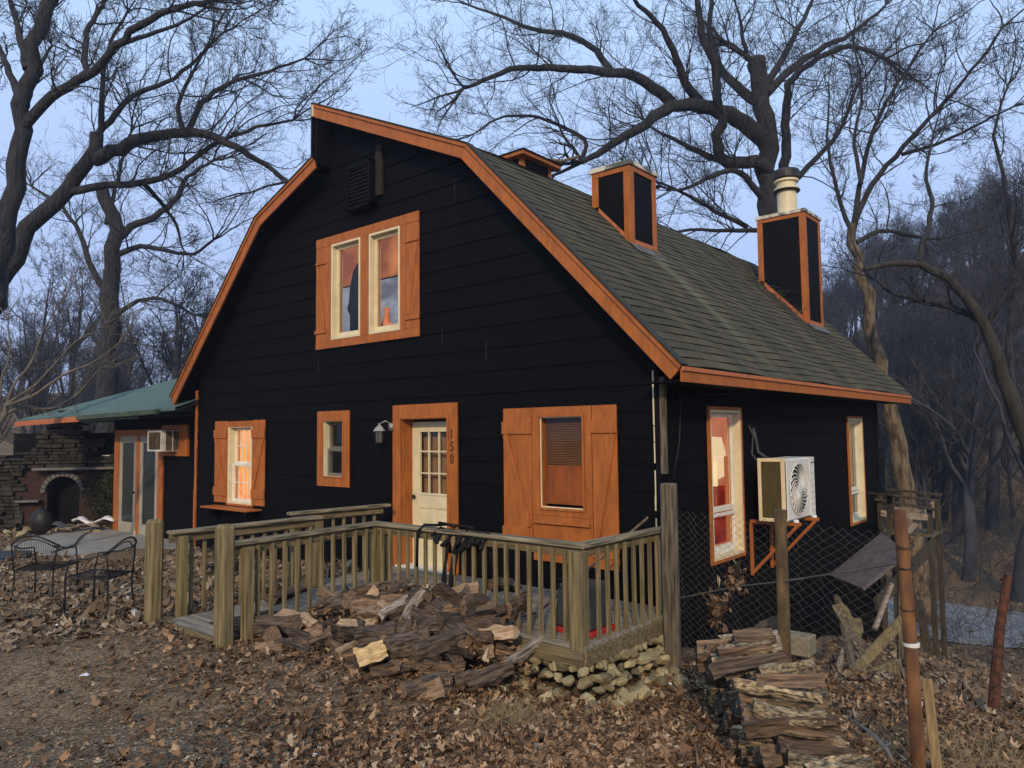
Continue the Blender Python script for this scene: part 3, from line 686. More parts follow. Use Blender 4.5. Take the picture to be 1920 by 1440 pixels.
# front door
dr = MB(); frame(dr, -4.41, -3.07, -.02, 2.35, .20, -.045, -.016, .001)
dr = MB(); dr.box(-4.41, -4.235, -.045, -.016, -.02, 2.35); dr.box(-3.265, -3.07, -.045, -.016, -.02, 2.35); dr.box(-4.2345, -3.2655, -.045, -.016, 2.145, 2.35)
dr.box(-4.30, -4.2345, -.058, -.0455, -.02, 2.19); dr.box(-3.265, -3.225, -.058, -.0455, -.02, 2.19); dr.box(-4.2345, -3.2655, -.058, -.0455, 2.14, 2.18)
dr.box(-4.2345, -4.22, -.0155, .20, -.02, 2.13); dr.box(-3.28, -3.2655, -.0155, .20, -.02, 2.13); dr.box(-4.2345, -3.2655, -.0155, .20, 2.13, 2.1445)
door = dr.build('front_door', MT['orange'], house, bevel=.003)
dx0, dx1, dy = -4.215, -3.285, .17
mb = MB()
mb.box(dx0, dx0+.15, dy, dy+.04, .02, 2.10); mb.box(dx1-.15, dx1, dy, dy+.04, .02, 2.10); mb.box(dx0+.15, dx1-.15, dy, dy+.04, 1.98, 2.10)
mb.box(dx0+.15, dx1-.15, dy, dy+.04, .84, 1.03); mb.box(dx0+.15, dx1-.15, dy, dy+.04, .02, .24); xm = (dx0+dx1)/2; mb.box(xm-.06, xm+.06, dy, dy+.04, .24, .84)
mb.box(dx0+.15, xm-.06, dy+.015, dy+.035, .24, .84); mb.box(xm+.06, dx1-.15, dy+.015, dy+.035, .24, .84)
for a, b in ((dx0+.15, xm-.06), (xm+.06, dx1-.15)): mb.box(a+.035, b-.035, dy+.004, dy+.0145, .285, .795)
mb.build('slab', MT['cream'], door, bevel=.004)
mb = MB(); frame(mb, dx0+.15, dx1-.15, 1.03, 1.98, .03, dy-.012, dy+.03)
for k in (1, 2):
    xx = dx0+.15+(dx1-dx0-.30)*k/3; mb.box(xx-.011, xx+.011, dy-.006, dy+.024, 1.06, 1.95)
for k in (1, 2):
    zz = 1.03+.95*k/3
    for j in range(3):
        w_ = (dx1-dx0-.30)/3; mb.box(dx0+.15+w_*j+(.011 if j else .03), dx0+.15+w_*(j+1)-(.011 if j < 2 else .03), dy-.005, dy+.023, zz-.011, zz+.011)
gl = mb.build('glazing_bars', MT['cream'], door, bevel=.002)
mb = MB(); mb.box(dx0+.18, dx1-.18, dy+.008, dy+.012, 1.06, 1.95); mb.build('pane', MT['glass'], gl)
mb = MB()
n = 40
vs = []; fs = []
for k in range(n+1):
    x = dx0+.1+(dx1-dx0-.2)*k/n; y = .30+.018*sin(k*1.3)
    vs += [(x, y, .95), (x, y, 2.05)]
for k in range(n): fs.append((2*k, 2*k+2, 2*k+3, 2*k+1))
mb.add(vs, fs); mb.build('curtain', mat('brown_curtain', (.19, .10, .045), .8, .15, 6, bump=0), door, smooth=True)
room(-4.3, -3.2, 0, 2.1, .22, .6, mat('door_dark', (.03, .02, .015), .9, .2, 3, bump=0), door, 'hall')
mb = MB(); mb.box(-4.3, -3.2, -.10, .2, -.03, .022); mb.build('threshold', MT['white'], door, bevel=.004)
mb = MB(); mb.lathe((0, 0, 0), [(.02, 0), (.03, .01), (.03, .03), (.015, .05)], 10)
mb.v = [(dx0+.07+a, dy-.02-c_, 1.0+b) for a, b, c_ in mb.v]; mb.build('knob', MT['iron'], door, smooth=True)
# house number 150, stacked on the right-hand trim
def stroke(pts, x, z, h): return [(x+p[0]*h, -.052, z+p[1]*h) for p in pts]
one = [(-.12, .28), (.02, .5), (.0, .1), (-.03, -.5)]
five = [(.22, .48), (-.12, .44), (-.16, .1), (.05, .1), (.2, -.08), (.16, -.35), (-.02, -.5), (-.2, -.42)]
zero = [(.22*cos(t)*(.9), .5*sin(t)) for t in np.linspace(0, 2*pi, 17)]
nb = MB()
for pts, z in ((one, 1.915), (five, 1.745), (zero, 1.575)): nb.tube(stroke(pts, -3.165, z, .125), .0075, 6)
nb.build('house_number', mat('dark_numerals', (.035, .012, .01), .5, .1, 5, bump=0), door)
# side windows
def side_window(y0, y1, z0, z1, rail, inner, EXT=.9):
    mb = MB()
    def fr(ya, yb, za, zb, t, xa, xb, tb=None):
        tb = tb or t
        mb.box(xa, xb, ya, ya+t, za, zb); mb.box(xa, xb, yb-t, yb, za, zb); mb.box(xa, xb, ya+t, yb-t, zb-t, zb); mb.box(xa, xb, ya+t, yb-t, za, za+tb)
    fr(y0-.045, y1+.045, z0-.045, z1+.045, .045, .016, .05); wN = mb.build('window', MT['orange'], house, bevel=.003)
    mb = MB(); fr(y0, y1, z0, z1, .03, -.13, .046)
    mb.build('casing', MT['cream'], wN)
    mb = MB(); fr(y0+.031, y1-.031, z0+.031, z1-.031, .055, -.085, -.045, .11)
    mb.box(-.080, -.040, y0+.086, y1-.086, rail-.035, rail+.035); mb.box(-.040, -.020, y0+.086, y1-.086, rail-.09, rail-.045); mb.build('sash', MT['white'], wN, bevel=.004)
    mb = MB(); mb.box(-.067, -.063, y0+.08, y1-.08, z0+.13, z1-.08); mb.build('pane', MT['glass'], wN)
    mb = MB(); x0, x1 = -1.4, -.135
    v = [(x1, y0-.1, z0-.1), (x1, y1+EXT, z0-.1), (x1, y1+EXT, z1+.3), (x1, y0-.1, z1+.1), (x0, y0-.1, z0-.1), (x0, y1+EXT, z0-.1), (x0, y1+EXT, z1+.3), (x0, y0-.1, z1+.1)]
    mb.add(v, [(4, 5, 6, 7), (0, 1, 5, 4), (3, 7, 6, 2), (0, 4, 7, 3), (1, 2, 6, 5)]); mb.build('room', inner, wN)
    return wN
s1 = side_window(1.24, 2.16, .32, 2.18, .92, emis('pink_glow_room', (.66, .26, .14), .8, (.34, .09, .05), 1.5), EXT=2.1)  # lamplight on these walls painted in as their own glow
mb = MB(); mb.box(-1.3, -.75, 2.75, 4.2, .25, 1.02); mb.build('red_cabinet', emis('red_glowing_cabinet', (.30, .018, .008), .75, (.12, .008, .004), 5), s1)  # cabinet glows in place of light falling on it
mb = MB(); mb.lathe((-.75, 3.02, 1.10), [(.05, 0), (.05, .1), (.16, .15), (.17, .5), (.12, .72), (.02, .73)], 16); mb.build('lit_lamp', emis('lamp_cream', (1.0, .78, .46), .8), s1, smooth=True)
mb = MB(); mb.box(-.47, -.43, 2.75, 3.0, .2, 1.55); mb.build('glowing_orange_drape', emis('glowing_orange_drape', (.55, .12, .03), .6), s1)  # drape also glows, room light put into its colour
s2 = side_window(6.98, 7.86, .21, 2.11, .80, mat('dim_side_room', (.12, .085, .055), .9, .2, 3, bump=0))
mb = MB(); vs = []; fs = []
for k in range(31): y = 7.0+.028*k; x = -.16+.02*sin(k*1.4); vs += [(x, y, .85), (x, y, 2.1)]
for k in range(30): fs.append((2*k, 2*k+2, 2*k+3, 2*k+1))
mb.add(vs, fs); mb.build('curtain', mat('tan_curtain', (.26, .15, .075), .8, .15, 6, bump=0), s2, smooth=True)

# things seen in the lit upper room
tv = empty('television', (-4.55, 1.0, 4.0), 'pale glowing television screen seen through the upper right-hand pane', 'television')
mb = MB(); mb.box(-7.45, -5.6, 1.22, 1.26, 3.6, 4.72); mb.build('bezel', MT['iron'], tv)
mb = MB(); mb.box(-7.42, -5.63, 1.215, 1.219, 3.63, 4.69); mb.build('screen', emis('screen_glow', (.36, .42, .52), .62, (.14, .17, .22), 2, (1, 1, 2)), tv)
hat = MB(); hat.lathe((-5.80, .42, 3.5), [(.15, 0), (.15, .42), (.19, .5), (.19, .56), (.17, .62), (.15, .9), (.10, 1.15), (.03, 1.3)], 16)
tag(hat.build('hat_stand', MT['black'], None, smooth=True), 'dark pointed hat on a stand behind the upper left-hand pane', 'hat stand')
fg = MB(); fg.tube([(-5.02, .33, 3.55), (-5.00, .33, 3.70), (-4.96, .32, 3.86), (-4.97, .32, 3.93)], [.10, .07, .035, .05], 10); fg.tube([(-5.04, .33, 3.57), (-4.9, .33, 3.62), (-4.72, .33, 3.57)], [.07, .08, .03], 10)
tag(fg.build('figurine', mat('terracotta', (.62, .22, .08), .6, .2, 6, bump=0), None, smooth=True), 'small orange figurine on the sill of the upper window', 'figurine')

# --- wall lantern
lan = empty('wall_lantern', (-4.55, -.1, 2.0), 'small unlit carriage lantern on the black wall left of the front door', 'lantern')
mb = MB(); mb.lathe((-4.44, -.03, 2.03), [(.055, -.06), (.055, .06)], 12); mb.tube([(-4.44, -.03, 2.07), (-4.48, -.12, 2.12), (-4.55, -.17, 2.08)], .012, 6); mb.build('bracket', MT['tin'], lan, smooth=True)
mb = MB(); mb.lathe((-4.56, -.17, 1.97), [(.095, 0), (.06, .05), (.02, .085), (.012, .12)], 6); mb.build('hood', mat('grey_hood', (.26, .26, .25), .5, .2, 5, bump=0), lan)
mb = MB()
for k in range(6):
    a = 2*pi*k/6; mb.tube([(-4.56+.07*cos(a), -.17+.07*sin(a), 1.97), (-4.56+.055*cos(a), -.17+.055*sin(a), 1.80)], .006, 4)
mb.lathe((-4.56, -.17, 1.79), [(.06, 0), (.06, .012)], 6); mb.build('cage', MT['iron'], lan)
mb = MB(); mb.lathe((-4.56, -.17, 1.805), [(.045, 0), (.055, .16)], 6); mb.build('lamp_glass', mat('frosted_lamp_glass', (.10, .095, .085), .3, .1, 5, bump=0), lan)

# --- wire under the eave
mb = MB(); a = at(1310, 740, 0, .02); b = at(1545, 716, 0, .53)
mb.tube([a+(b-a)*t+np.array([0, 0, -.05*sin(pi*t)]) for t in np.linspace(0, 1, 9)], .006, 5); tag(mb.build('cable', MT['iron']), 'thin black cable sagging from the side wall to the eave', 'cable')

# --- WING
WY = .40
wing = empty('side_wing', (-13, WY, -.4), 'low black side wing with a green hipped roof and french doors', 'house wing')
mb = MB(); mb.box(-15.45, -10.42, WY, WY+.1, -.5, 2.45); mb.box(-15.45, -15.35, WY+.1, 6, -.5, 2.45); mb.build('wall', MT['siding_x'], wing)
ev = 2.47; A = (-19.7, -.5, ev-.04); Bq = (-10.35, -.5, ev+.03); R1 = (-16.6, 3.0, 3.72); R2 = (-10.35, 3.0, 3.72); Cq = (-19.7, 6.5, ev); Dq = (-10.35, 6.5, ev)
mb = MB(); t = .06
mb.add([A, Bq, R2, R1, Cq, Dq]+[(p[0], p[1], p[2]-t) for p in (A, Bq, R2, R1, Cq, Dq)], [(0, 1, 2, 3), (0, 3, 4), (3, 2, 5, 4), (6, 9, 8, 7), (6, 10, 9), (9, 10, 11, 8), (0, 6, 7, 1), (0, 4, 10, 6)])
mb.build('roof', MT['green_roof'], wing)
mb = MB(); mb.beam((-19.7, -.53, ev-.15), (-15.1, -.53, ev-.10), .03, .13); mb.build('fascia', MT['orange_old'], wing, bevel=.003)
mb = MB(); mb.beam((-15.1, -.56, ev-.075), (-11.0, -.56, ev-.04), .10, .11); mb.beam((-15.1, -.52, ev-.155), (-11.9, -.52, ev-.13), .03, .04); mb.build('gutter', MT['green_trim'], wing, bevel=.01)
mb = MB(); mb.box(-19.6, -10.45, -.5, WY, ev-.12, ev-.105); mb.build('soffit', MT['black'], wing)
mb = MB(); mb.box(-10.47, -10.40, -.035, -.002, -.3, 2.85); mb.box(-10.80, -10.66, WY-.03, WY-.002, -.4, 2.35); mb.box(-11.2, -10.47, WY-.035, WY-.003, 2.20, 2.33); mb.box(-10.60, -10.475, .02, .06, -.3, .85); mb.build('corner_trim', MT['orange'], wing, bevel=.003)
# french doors
fd = MB()
for x0, x1 in ((-15.30, -15.02), (-14.06, -13.90), (-12.94, -12.72)): fd.box(x0, x1, WY-.05, WY-.002, -.37, 1.95)
fd.box(-15.30, -12.72, WY-.045, WY-.002, 1.951, 2.1)
fdo = fd.build('french_door', MT['orange'], wing, bevel=.004)
for a, b in ((-15.02, -14.06), (-13.90, -12.94)):
    mb = MB(); frame(mb, a, b, -.36, 1.95, .16, WY-.035, WY-.004, .26); mb.build('leaf', mat('pale_door_paint', (.30, .265, .20), .5, .12, 4, bump=0), fdo, bevel=.004)
    mb = MB(); mb.box(a+.15, b-.15, WY-.020, WY-.012, -.1, 1.79); mb.build('pane', mat('dark_glass_pane', (.030, .036, .033), .25, .2, 1, bump=0, spec=.15), fdo)
mb = MB(); mb.lathe((0, 0, 0), [(.02, 0), (.03, .02), (.02, .05)], 10); mb.v = [(-14.13+a, WY-.045-c_, .62+b) for a, b, c_ in mb.v]; mb.build('handle', MT['iron'], fdo)
mb = MB(); mb.box(-15.35, -12.6, WY-.16, WY-.05, -.42, -.35); mb.build('door_step', MT['concrete'], wing, bevel=.01)
# window air conditioner in the wing wall
ac = empty('window_air_conditioner', (-12.2, .1, 1.6), 'box air conditioner sticking out of the wing wall by the french doors', 'air conditioner')
x0, x1, y0, z0, z1 = -12.62, -11.98, -.02, 1.62, 2.05
mb = MB(); mb.box(x0, x1, y0+.02, WY, z0, z1); mb.build('body', mat('ac_brown_grille', (.10, .085, .06), .6, .3, 40, (30, 1, 1), bump=0), ac)
mb = MB(); frame(mb, x0-.01, x1+.01, z0-.01, z1+.01, .035, y0, y0+.03); mb.box(x1+.001, x1+.012, y0+.03, y0+.10, z0, z1); mb.box(x1+.001, x1+.012, y0+.24, y0+.26, z0, z1); mb.box(x0, x1+.012, y0+.03, WY, z1, z1+.012); mb.box(x0, x1+.012, y0+.03, WY, z0-.012, z0); mb.build('casing', MT['ac_white'], ac)
mb = MB()
for k in range(18): mb.box(x0+.03+k*.033, x0+.04+k*.033, y0+.008, y0+.018, z0+.03, z1-.03)
mb.build('grille', MT['oldwood'], ac)
mb = MB(); frame(mb, -12.75, -11.55, 1.50, 2.18, .10, WY-.06, WY-.002); mb.box(x1+.02, -11.65, WY-.05, WY-.002, 1.6, 2.08); mb.build('surround', MT['orange'], ac)
mb = MB(); mb.tube([at(253, 1000, 1, .2)+np.array([0, 0, .05]), at(251, 1012, 1, .1), at(258, 1024, 1, 0), at(272, 1026, 1, -.05)], .012, 6); tag(mb.build('cord', MT['cream']), 'loop of pale cord hanging below the french doors', 'cord')

# ------------------------------------------------------------------ DECK
deck = empty('porch_deck', (-2.1, -.9, 0), 'weathered timber porch deck with railings and an entry ramp', 'deck')
mb = MB(); y = -1.78
while y < -.06: mb.box(-4.35, .20, y, y+.135, -.038, 0); y += .142
mb.build('floor', MT['floor'], deck, bevel=.004)
mb = MB(); x = -3.95
yy = -3.62
while yy < -1.80: mb.box(-3.92, -2.76, yy, yy+.135, -.055, -.018); yy += .142
mb.build('ramp', MT['floor'], deck, bevel=.004)
for b_ in ((-2.70, .22, -1.835, -1.80, -.17, -.03), (.2005, .235, -1.80, -.08, -.17, -.03), (-4.1, -2.7, -3.68, -3.63, -.12, -.01)):
    mb = MB(); mb.box(*b_); mb.build('joist', MT['deck_x'], deck, bevel=.004)
def rail(p0, p1, top, posts=(), outer=1, n=None, cap=True, capext=(0, 0), bot=-.16, first=.1):
    p0 = Vector((*p0, 0)); p1 = Vector((*p1, 0)); d = (p1-p0).normalized(); s = Vector((d.y, -d.x, 0))*outer
    al = abs(d.x) > .5; L = (p1-p0).length
    mc = MT['cap_x' if al else 'cap_y']; md = MT['deck_x' if al else 'deck_y']
    a = p0-d*capext[0]; b = p1+d*capext[1]
    mb = MB(); mb.beam(a+Vector((0, 0, top-.019)), b+Vector((0, 0, top-.019)), .14, .038); mb.build('handrail', mc, deck, bevel=.005)
    mb = MB(); mb.beam(p0-s*(.0)+Vector((0, 0, top-.038-.047)), p1+Vector((0, 0, top-.038-.047)), .038, .088); mb.build('rail', md, deck, bevel=.004)
    k = int(L/.145) if n is None else n
    for i in range(k):
        t = first+(L-2*first)*i/max(1, k-1); q = p0+d*t+s*.038
        rnd = Vector((random.uniform(-.004, .004), random.uniform(-.004, .004), 0))
        mb = MB(); mb.beam(q+Vector((0, 0, bot+random.uniform(-.01, .01))), q+rnd+Vector((0, 0, top-.06)), .036, .036, up=d); mb.build('baluster', MT['deck_z'], deck, bevel=.003)
def post(x, y, z0, z1, w=.09, rot=0, m=None, round_=False):
    mb = MB()
    if round_: mb.prism([(x-w/2, y-w/2), (x+w/2, y-w/2), (x+w/2, y+w/2), (x-w/2, y+w/2)], 'z', z0, z1)
    else: mb.box(x-w/2, x+w/2, y-w/2, y+w/2, z0, z1)
    return mb.build('post', m or MT['deck_z'], deck, bevel=.03 if round_ else .004)
rail((-2.80, -1.68), (.12, -1.68), .90, n=19, capext=(.07, .07), first=.16, bot=-.20)
rail((.12, -1.61), (.16, -.12), .90, n=9, capext=(0, .05), first=.14, outer=1, bot=-.18)
rail((-2.66, -3.58), (-2.80, -1.75), .90, n=11, capext=(.0, .0), first=.12, outer=1, bot=-.10)
rail((-4.0, -3.55), (-3.94, -1.70), .90, n=12, capext=(0, .05), first=.12, outer=-1, bot=-.05)
rail((-4.42, -1.74), (-4.27, -.35), .92, n=8, capext=(.05, .1), first=.12, outer=-1, bot=-.05)
for x, y, z0, w in ((-2.80, -1.70, -.2, .092), (-2.72, -1.62, -.2, .092), (.13, -1.75, -.13, .135), (.16, -.17, -.2, .09), (-3.96, -1.68, -.2, .092), (-4.40, -1.72, -.2, .092), (-2.62, -3.42, -.15, .09), (-3.96, -3.42, -.15, .09)):
    post(x, y, z0, .84, w)
post(-2.66, -3.64, -.25, 1.075, .155, round_=True); post(-4.1, -3.66, -.25, 1.03, .155, round_=True)
mb = MB(); mb.box(-3.4, -2.95, -3.4, -2.7, -.0175, -.008); tag(mb.build('door_mat', mat('dark_mat', (.03, .022, .018), .95, .3, 30)), 'dark worn mat lying on the entry ramp boards', 'mat')

# ------------------------------------------------------------------ rocks under the deck corner
def rock_mesh(seed, r=1):
    bm = bmesh.new(); bmesh.ops.create_icosphere(bm, subdivisions=3, radius=r)
    pl = [Vector((random.gauss(0, 1), random.gauss(0, 1), random.gauss(0, 1))).normalized() for _ in range(16)]
    dd = [random.uniform(.48, .82)*r for _ in pl]
    for v in bm.verts:
        for p_, d_ in zip(pl, dd):
            h = v.co.dot(p_)
            if h > d_: v.co -= p_*(h-d_)
        v.co *= 1+.05*mnoise.noise(v.co*2.3+Vector((seed*3.1, 0, 0)))
    me = bpy.data.meshes.new('rock'); bm.to_mesh(me); bm.free(); me.materials.append(MT['rock']); return me
RM = [rock_mesh(k) for k in range(7)]
def rock(x, y, z, s, label='rough pale limestone rock piled under the deck corner', group='rocks piled under the deck corner', mtl=None, name='rock', cat='rock'):
    o = bpy.data.objects.new(name, random.choice(RM)); COL.objects.link(o); o.location = (x, y, z)
    o.scale = (s*random.uniform(.85, 1.3), s*random.uniform(.85, 1.3), s*random.uniform(.6, .85)); o.rotation_euler = (random.uniform(-.4, .4), random.uniform(-.4, .4), random.uniform(0, 6.3))
    return tag(o, label, cat, group)
def edge_pt(u):
    return (-.75+u, -1.80) if u < .95 else (.21, -1.80+(u-.95))
u = 0
while u < 2.35:
    ex, ey = edge_pt(u); ox, oy = (0, -1) if u < .9 else ((.7, -.7) if u < 1.0 else (1, 0))
    g = gzz(ex+ox*.1, ey+oy*.1); zt = -.20; z = g; lev = 0
    n_ = max(1, int((zt-g)/.085)+1)
    for q_ in range(n_):
        z = zt-.085*q_ if q_ < n_-1 else min(zt, g+.03)
        out_ = .0+.045*q_+random.uniform(-.02, .035)
        rock(ex+ox*out_+random.uniform(-.02, .02), ey+oy*out_+random.uniform(-.02, .02), z, random.uniform(.055, .085))
    u += .105
for k in range(34):
    u = random.uniform(.3, 2.2); ex, ey = edge_pt(u); ox, oy = (0, -1) if u < .9 else ((.7, -.7) if u < 1.0 else (1, 0)); o_ = .14+abs(random.gauss(0, .13))
    x, y = ex+ox*o_, ey+oy*o_; rock(x, y, gzz(x, y)+random.uniform(.0, .05), random.uniform(.04, .10))

# ------------------------------------------------------------------ firewood
def log_mesh(name, kind, Lh, r, mats, seed):
    """split log lying along X: wedge or round section, rough along its length; slots 0 bark, 1 split, 2 end"""
    rr = random.Random(seed); n = 14; m = 18
    if kind == 'round': ang = [2*pi*k/n for k in range(n)]; prof = [(r*cos(a)*rr.uniform(.92, 1.08), r*sin(a)*rr.uniform(.92, 1.08), 0) for a in ang]
    elif kind == 'half': prof = [(r*cos(a), r*sin(a)-r*.45, 0) for a in np.linspace(0, pi, 8)]+[(-r+2*r*k/7, -r*.45+rr.uniform(-.08, .04)*r, 1) for k in range(1, 7)]
    else:
        prof = [(1.25*r*cos(a), 1.25*r*sin(a)-r*.6, 0) for a in np.linspace(pi*.28, pi*.76, 6)]
        a0 = prof[-1]; prof += [(a0[0]*(1-k/4)+0*k, a0[1]*(1-k/4)+(-r*.95)*k/4, 1) for k in range(1, 5)]
        b0 = prof[0]; prof += [(b0[0]*k/4, -r*.95*(1-k/4)+b0[1]*k/4, 1) for k in range(1, 4)]
    n = len(prof); vs = []; fs = []; mi = []
    bend = rr.uniform(-.05, .05)
    for i in range(m+1):
        t = i/m; x = (t-.5)*Lh; sc = 1+.10*sin(t*4+seed)
        for k, (a, b, _) in enumerate(prof):
            nn = mnoise.noise(Vector((x*9+seed*7, a*22, b*22)))*r*.34+mnoise.noise(Vector((x*3, k*.9, seed*1.0)))*r*.30
            l = math.hypot(a, b)+1e-6
            vs.append((x+(mnoise.noise(Vector((a*40, b*40, seed)))*.02 if i in (0, m) else 0), a*sc+a/l*nn+bend*4*t*(1-t), b*sc+b/l*nn))
    for i in range(m):
        for k in range(n): fs.append((i*n+k, i*n+(k+1) % n, (i+1)*n+(k+1) % n, (i+1)*n+k)); mi.append(prof[k][2] if prof[k][2] == prof[(k+1) % n][2] else 1)
    fs += [tuple(range(n-1, -1, -1)), tuple(range(m*n, m*n+n))]; mi += [2, 2]
    me = bpy.data.meshes.new(name); me.from_pydata(vs, [], fs)
    for q in mats: me.materials.append(q)
    me.polygons.foreach_set('material_index', mi); me.update(); return me
KIN = ['wedge', 'half', 'wedge', 'round', 'half', 'wedge', 'half', 'wedge']
LM = [log_mesh('firewood_log', KIN[k % 8], random.uniform(.30, .50), random.uniform(.055, .105), (MT['bark'], MT['split'], MT['split']), k+1) for k in range(12)]
LS = [log_mesh('firewood_log', KIN[k % 8], random.uniform(.34, .58), random.uniform(.042, .080), (MT['lichen'], MT['split'], MT['log_end']), k+31) for k in range(16)]
def log(me, loc, yaw, tilt=0, spin=0, sc=1, label=None, group=None):
    o = bpy.data.objects.new('firewood_log', me); COL.objects.link(o); o.location = loc
    o.rotation_euler = (spin, tilt, yaw); o.scale = (sc, sc, sc)
    return tag(o, label, 'log', group)
HL = 'dark split log in the tumbled firewood heap against the deck railing'; HG = 'logs heaped against the deck railing'
def heap(x, y):
    fx = max(0, 1-((x+1.4)/1.30)**4) if x > -1.4 else 1-.5*min(1, (-1.4-x)/1.15)
    if x < -2.62: fx = 0
    yf = -3.12-.42*min(1, max(0, (-1.5-x)/.9))
    h = .56*fx*max(0, min(1, (y-yf)/1.1))
    return gzz(x, y)+h
N_ = 0
MT['tan_split'] = mat('tan_split_wood', (.26, .175, .105), .85, .3, 7, (.5, 9, 9), .8, 14, .006, col2=(.13, .085, .052), rand=True, bstretch=(.4, 6, 6))
LM += [log_mesh('firewood_log', KIN[k % 8], random.uniform(.32, .50), random.uniform(.05, .09), (MT['bark'], MT['tan_split'], MT['tan_split']), k+51) for k in range(4)]
for k in range(160):
    x = random.uniform(-2.42, -.25); y = -1.95-1.55*random.random()**1.05
    if x > -.5 and y < -2.6: continue
    if x < -2.25 and y < -3.35: continue
    if heap(x, y)-gzz(x, y) < .02: continue
    z = heap(x, y)*.55+gzz(x, y)*.45 if k % 3 == 0 else heap(x, y)
    yaw = random.choice([.55, .75, .35, .9, .5, .65, -.5, 1.6, 2.6, .2, -.9])+random.uniform(-.35, .35)
    log(random.choice(LM), (x, y, z+.015), yaw, random.uniform(-.42, .32), random.uniform(0, 6.3), random.uniform(.75, 1.12), HL+(', left third' if x < -2.1 else ', right third' if x > -1.2 else ', middle third'), HG)
def along(p0, p1, me, spin, label, sc=1, group=None):
    p0 = Vector(p0); p1 = Vector(p1); d = p1-p0
    yaw = math.atan2(d.y, d.x); tilt = -math.asin(d.z/d.length)
    o = log(me, (p0+p1)/2, yaw, tilt, spin, sc, label, group)
    xs = [v.co.x for v in me.vertices]; o.scale.x = max(.6, d.length/(max(xs)-min(xs))); return o
def Lp(px, py, D): return dep(px, py, D)
pale = log_mesh('firewood_log', 'half', .36, .095, (MT['bark'], MT['pale_split'], MT['bark']), 77)
PALE = pale
grey = log_mesh('firewood_log', 'half', .46, .075, (MT['grey_split'], MT['grey_split'], MT['grey_split']), 78)
grey2 = log_mesh('firewood_log', 'wedge', .42, .065, (MT['grey_split'], MT['grey_split'], MT['split']), 79)
brow = log_mesh('firewood_log', 'half', .46, .09, (MT['bark'], MT['split'], MT['split']), 80)
squat = log_mesh('firewood_log', 'half', .32, .11, (MT['bark'], MT['split'], MT['split']), 81)
rnd_ = log_mesh('firewood_log', 'round', .55, .095, (MT['bark'], MT['bark'], MT['split']), 82)
LG = lambda px, py, z: at(px, py, 2, z)
def LH(px, py, dz=.11):
    z = .1
    for _ in range(25):
        p = at(px, py, 2, z); z = .5*z+.5*(heap(p[0], p[1])+dz)
    return at(px, py, 2, z)
along(LH(665, 1240, .15), LH(724, 1220, .17), pale, -2.5, 'freshly split pale yellow log at the front of the heap', 1.0)
along(LH(722, 1218), LH(808, 1196), rnd_, .3, 'thick bark-covered round log just right of the pale yellow log')
along(LH(775, 1225), LH(868, 1190), rnd_, 1.3, 'long speckled bark log lying right of the thick round one', .9)
along(LH(712, 1158), LH(772, 1128), grey, 3.3, 'smooth silver-grey split log in the middle of the heap')
along(LH(756, 1166), LH(795, 1112), grey2, 3.0, 'silver-grey log leaning up across another grey log')
along(LH(640, 1118), LH(712, 1092), grey2, 2.6, 'slim grey log near the top of the heap by the railing')
along(LH(948, 1242), LH(1016, 1196), grey2, 1.9, 'straight squared billet lying in leaves below the railing corner', 1.0)
along(LH(505, 1128), LH(585, 1104), brow, 3.1, 'flat-topped tan log at the left top of the heap')
along(LH(440, 1175), LH(560, 1168), rnd_, .6, 'long grey bark log at the foot of the round railing post', .9)
along(LH(640, 1108), LH(720, 1078), rnd_, 2.1, 'rough dark log on top of the heap with splintered end', .85)
along(LH(915, 1098), LH(970, 1100), brow, 3.4, 'wide weathered log on the right top of the heap')
along(LH(950, 1150), LH(985, 1130), squat, 2.2, 'squat log turned end-on at the right end of the heap')
along(LH(665, 1195), LH(745, 1180), brow, 1.3, 'reddish bark log above the pale yellow log')

# stacked firewood by the fence
A_ = np.array([1.08, -1.18]); B_ = np.array([2.52, -3.12]); rd = (B_-A_)/np.linalg.norm(B_-A_); ld = np.array([.79, .61]); Ls_ = np.linalg.norm(B_-A_)
SG = 'lichened logs in the stack by the fence'; SLb = 'lichen-spotted split log in the stacked firewood by the fence'
n0 = 22
for tier in range(8):
    n = n0-tier
    for k in range(n):
        s_ = (k+.5+.5*(tier % 2))*Ls_/n0+random.uniform(-.03, .03)
        if tier >= 6 and random.random() < (.25 if tier == 6 else .6): continue
        p = A_+rd*s_+ld*(.25+random.uniform(-.11, .12)-.008*tier)
        z = gzz(*p)+.05+tier*.088+random.uniform(-.025, .025)
        log(random.choice(LS), (p[0], p[1], z), math.atan2(ld[1], ld[0])+random.uniform(-.16, .16)*(1+.18*tier), random.uniform(-.06, .06)*(1+.25*tier), random.uniform(0, 6.3), random.uniform(.8, 1.1), SLb+(', lower layers' if tier < 3 else ', middle layers' if tier < 6 else ', loose top layer'), SG)
along(LG(1398, 1195, .12), LG(1460, 1172, .16), LM[3], 0, 'short log perched slantwise on the far end of the stack', .9)
along(LG(1375, 1205, .18), LG(1460, 1192, .20), grey, .4, 'pale bare log lying on top of the far end of the stack', 1.05)
along(LG(1262, 1235, -.42), LG(1300, 1225, -.40), squat, 1.0, 'dark block lying in leaves at the foot of the tall post', .7)

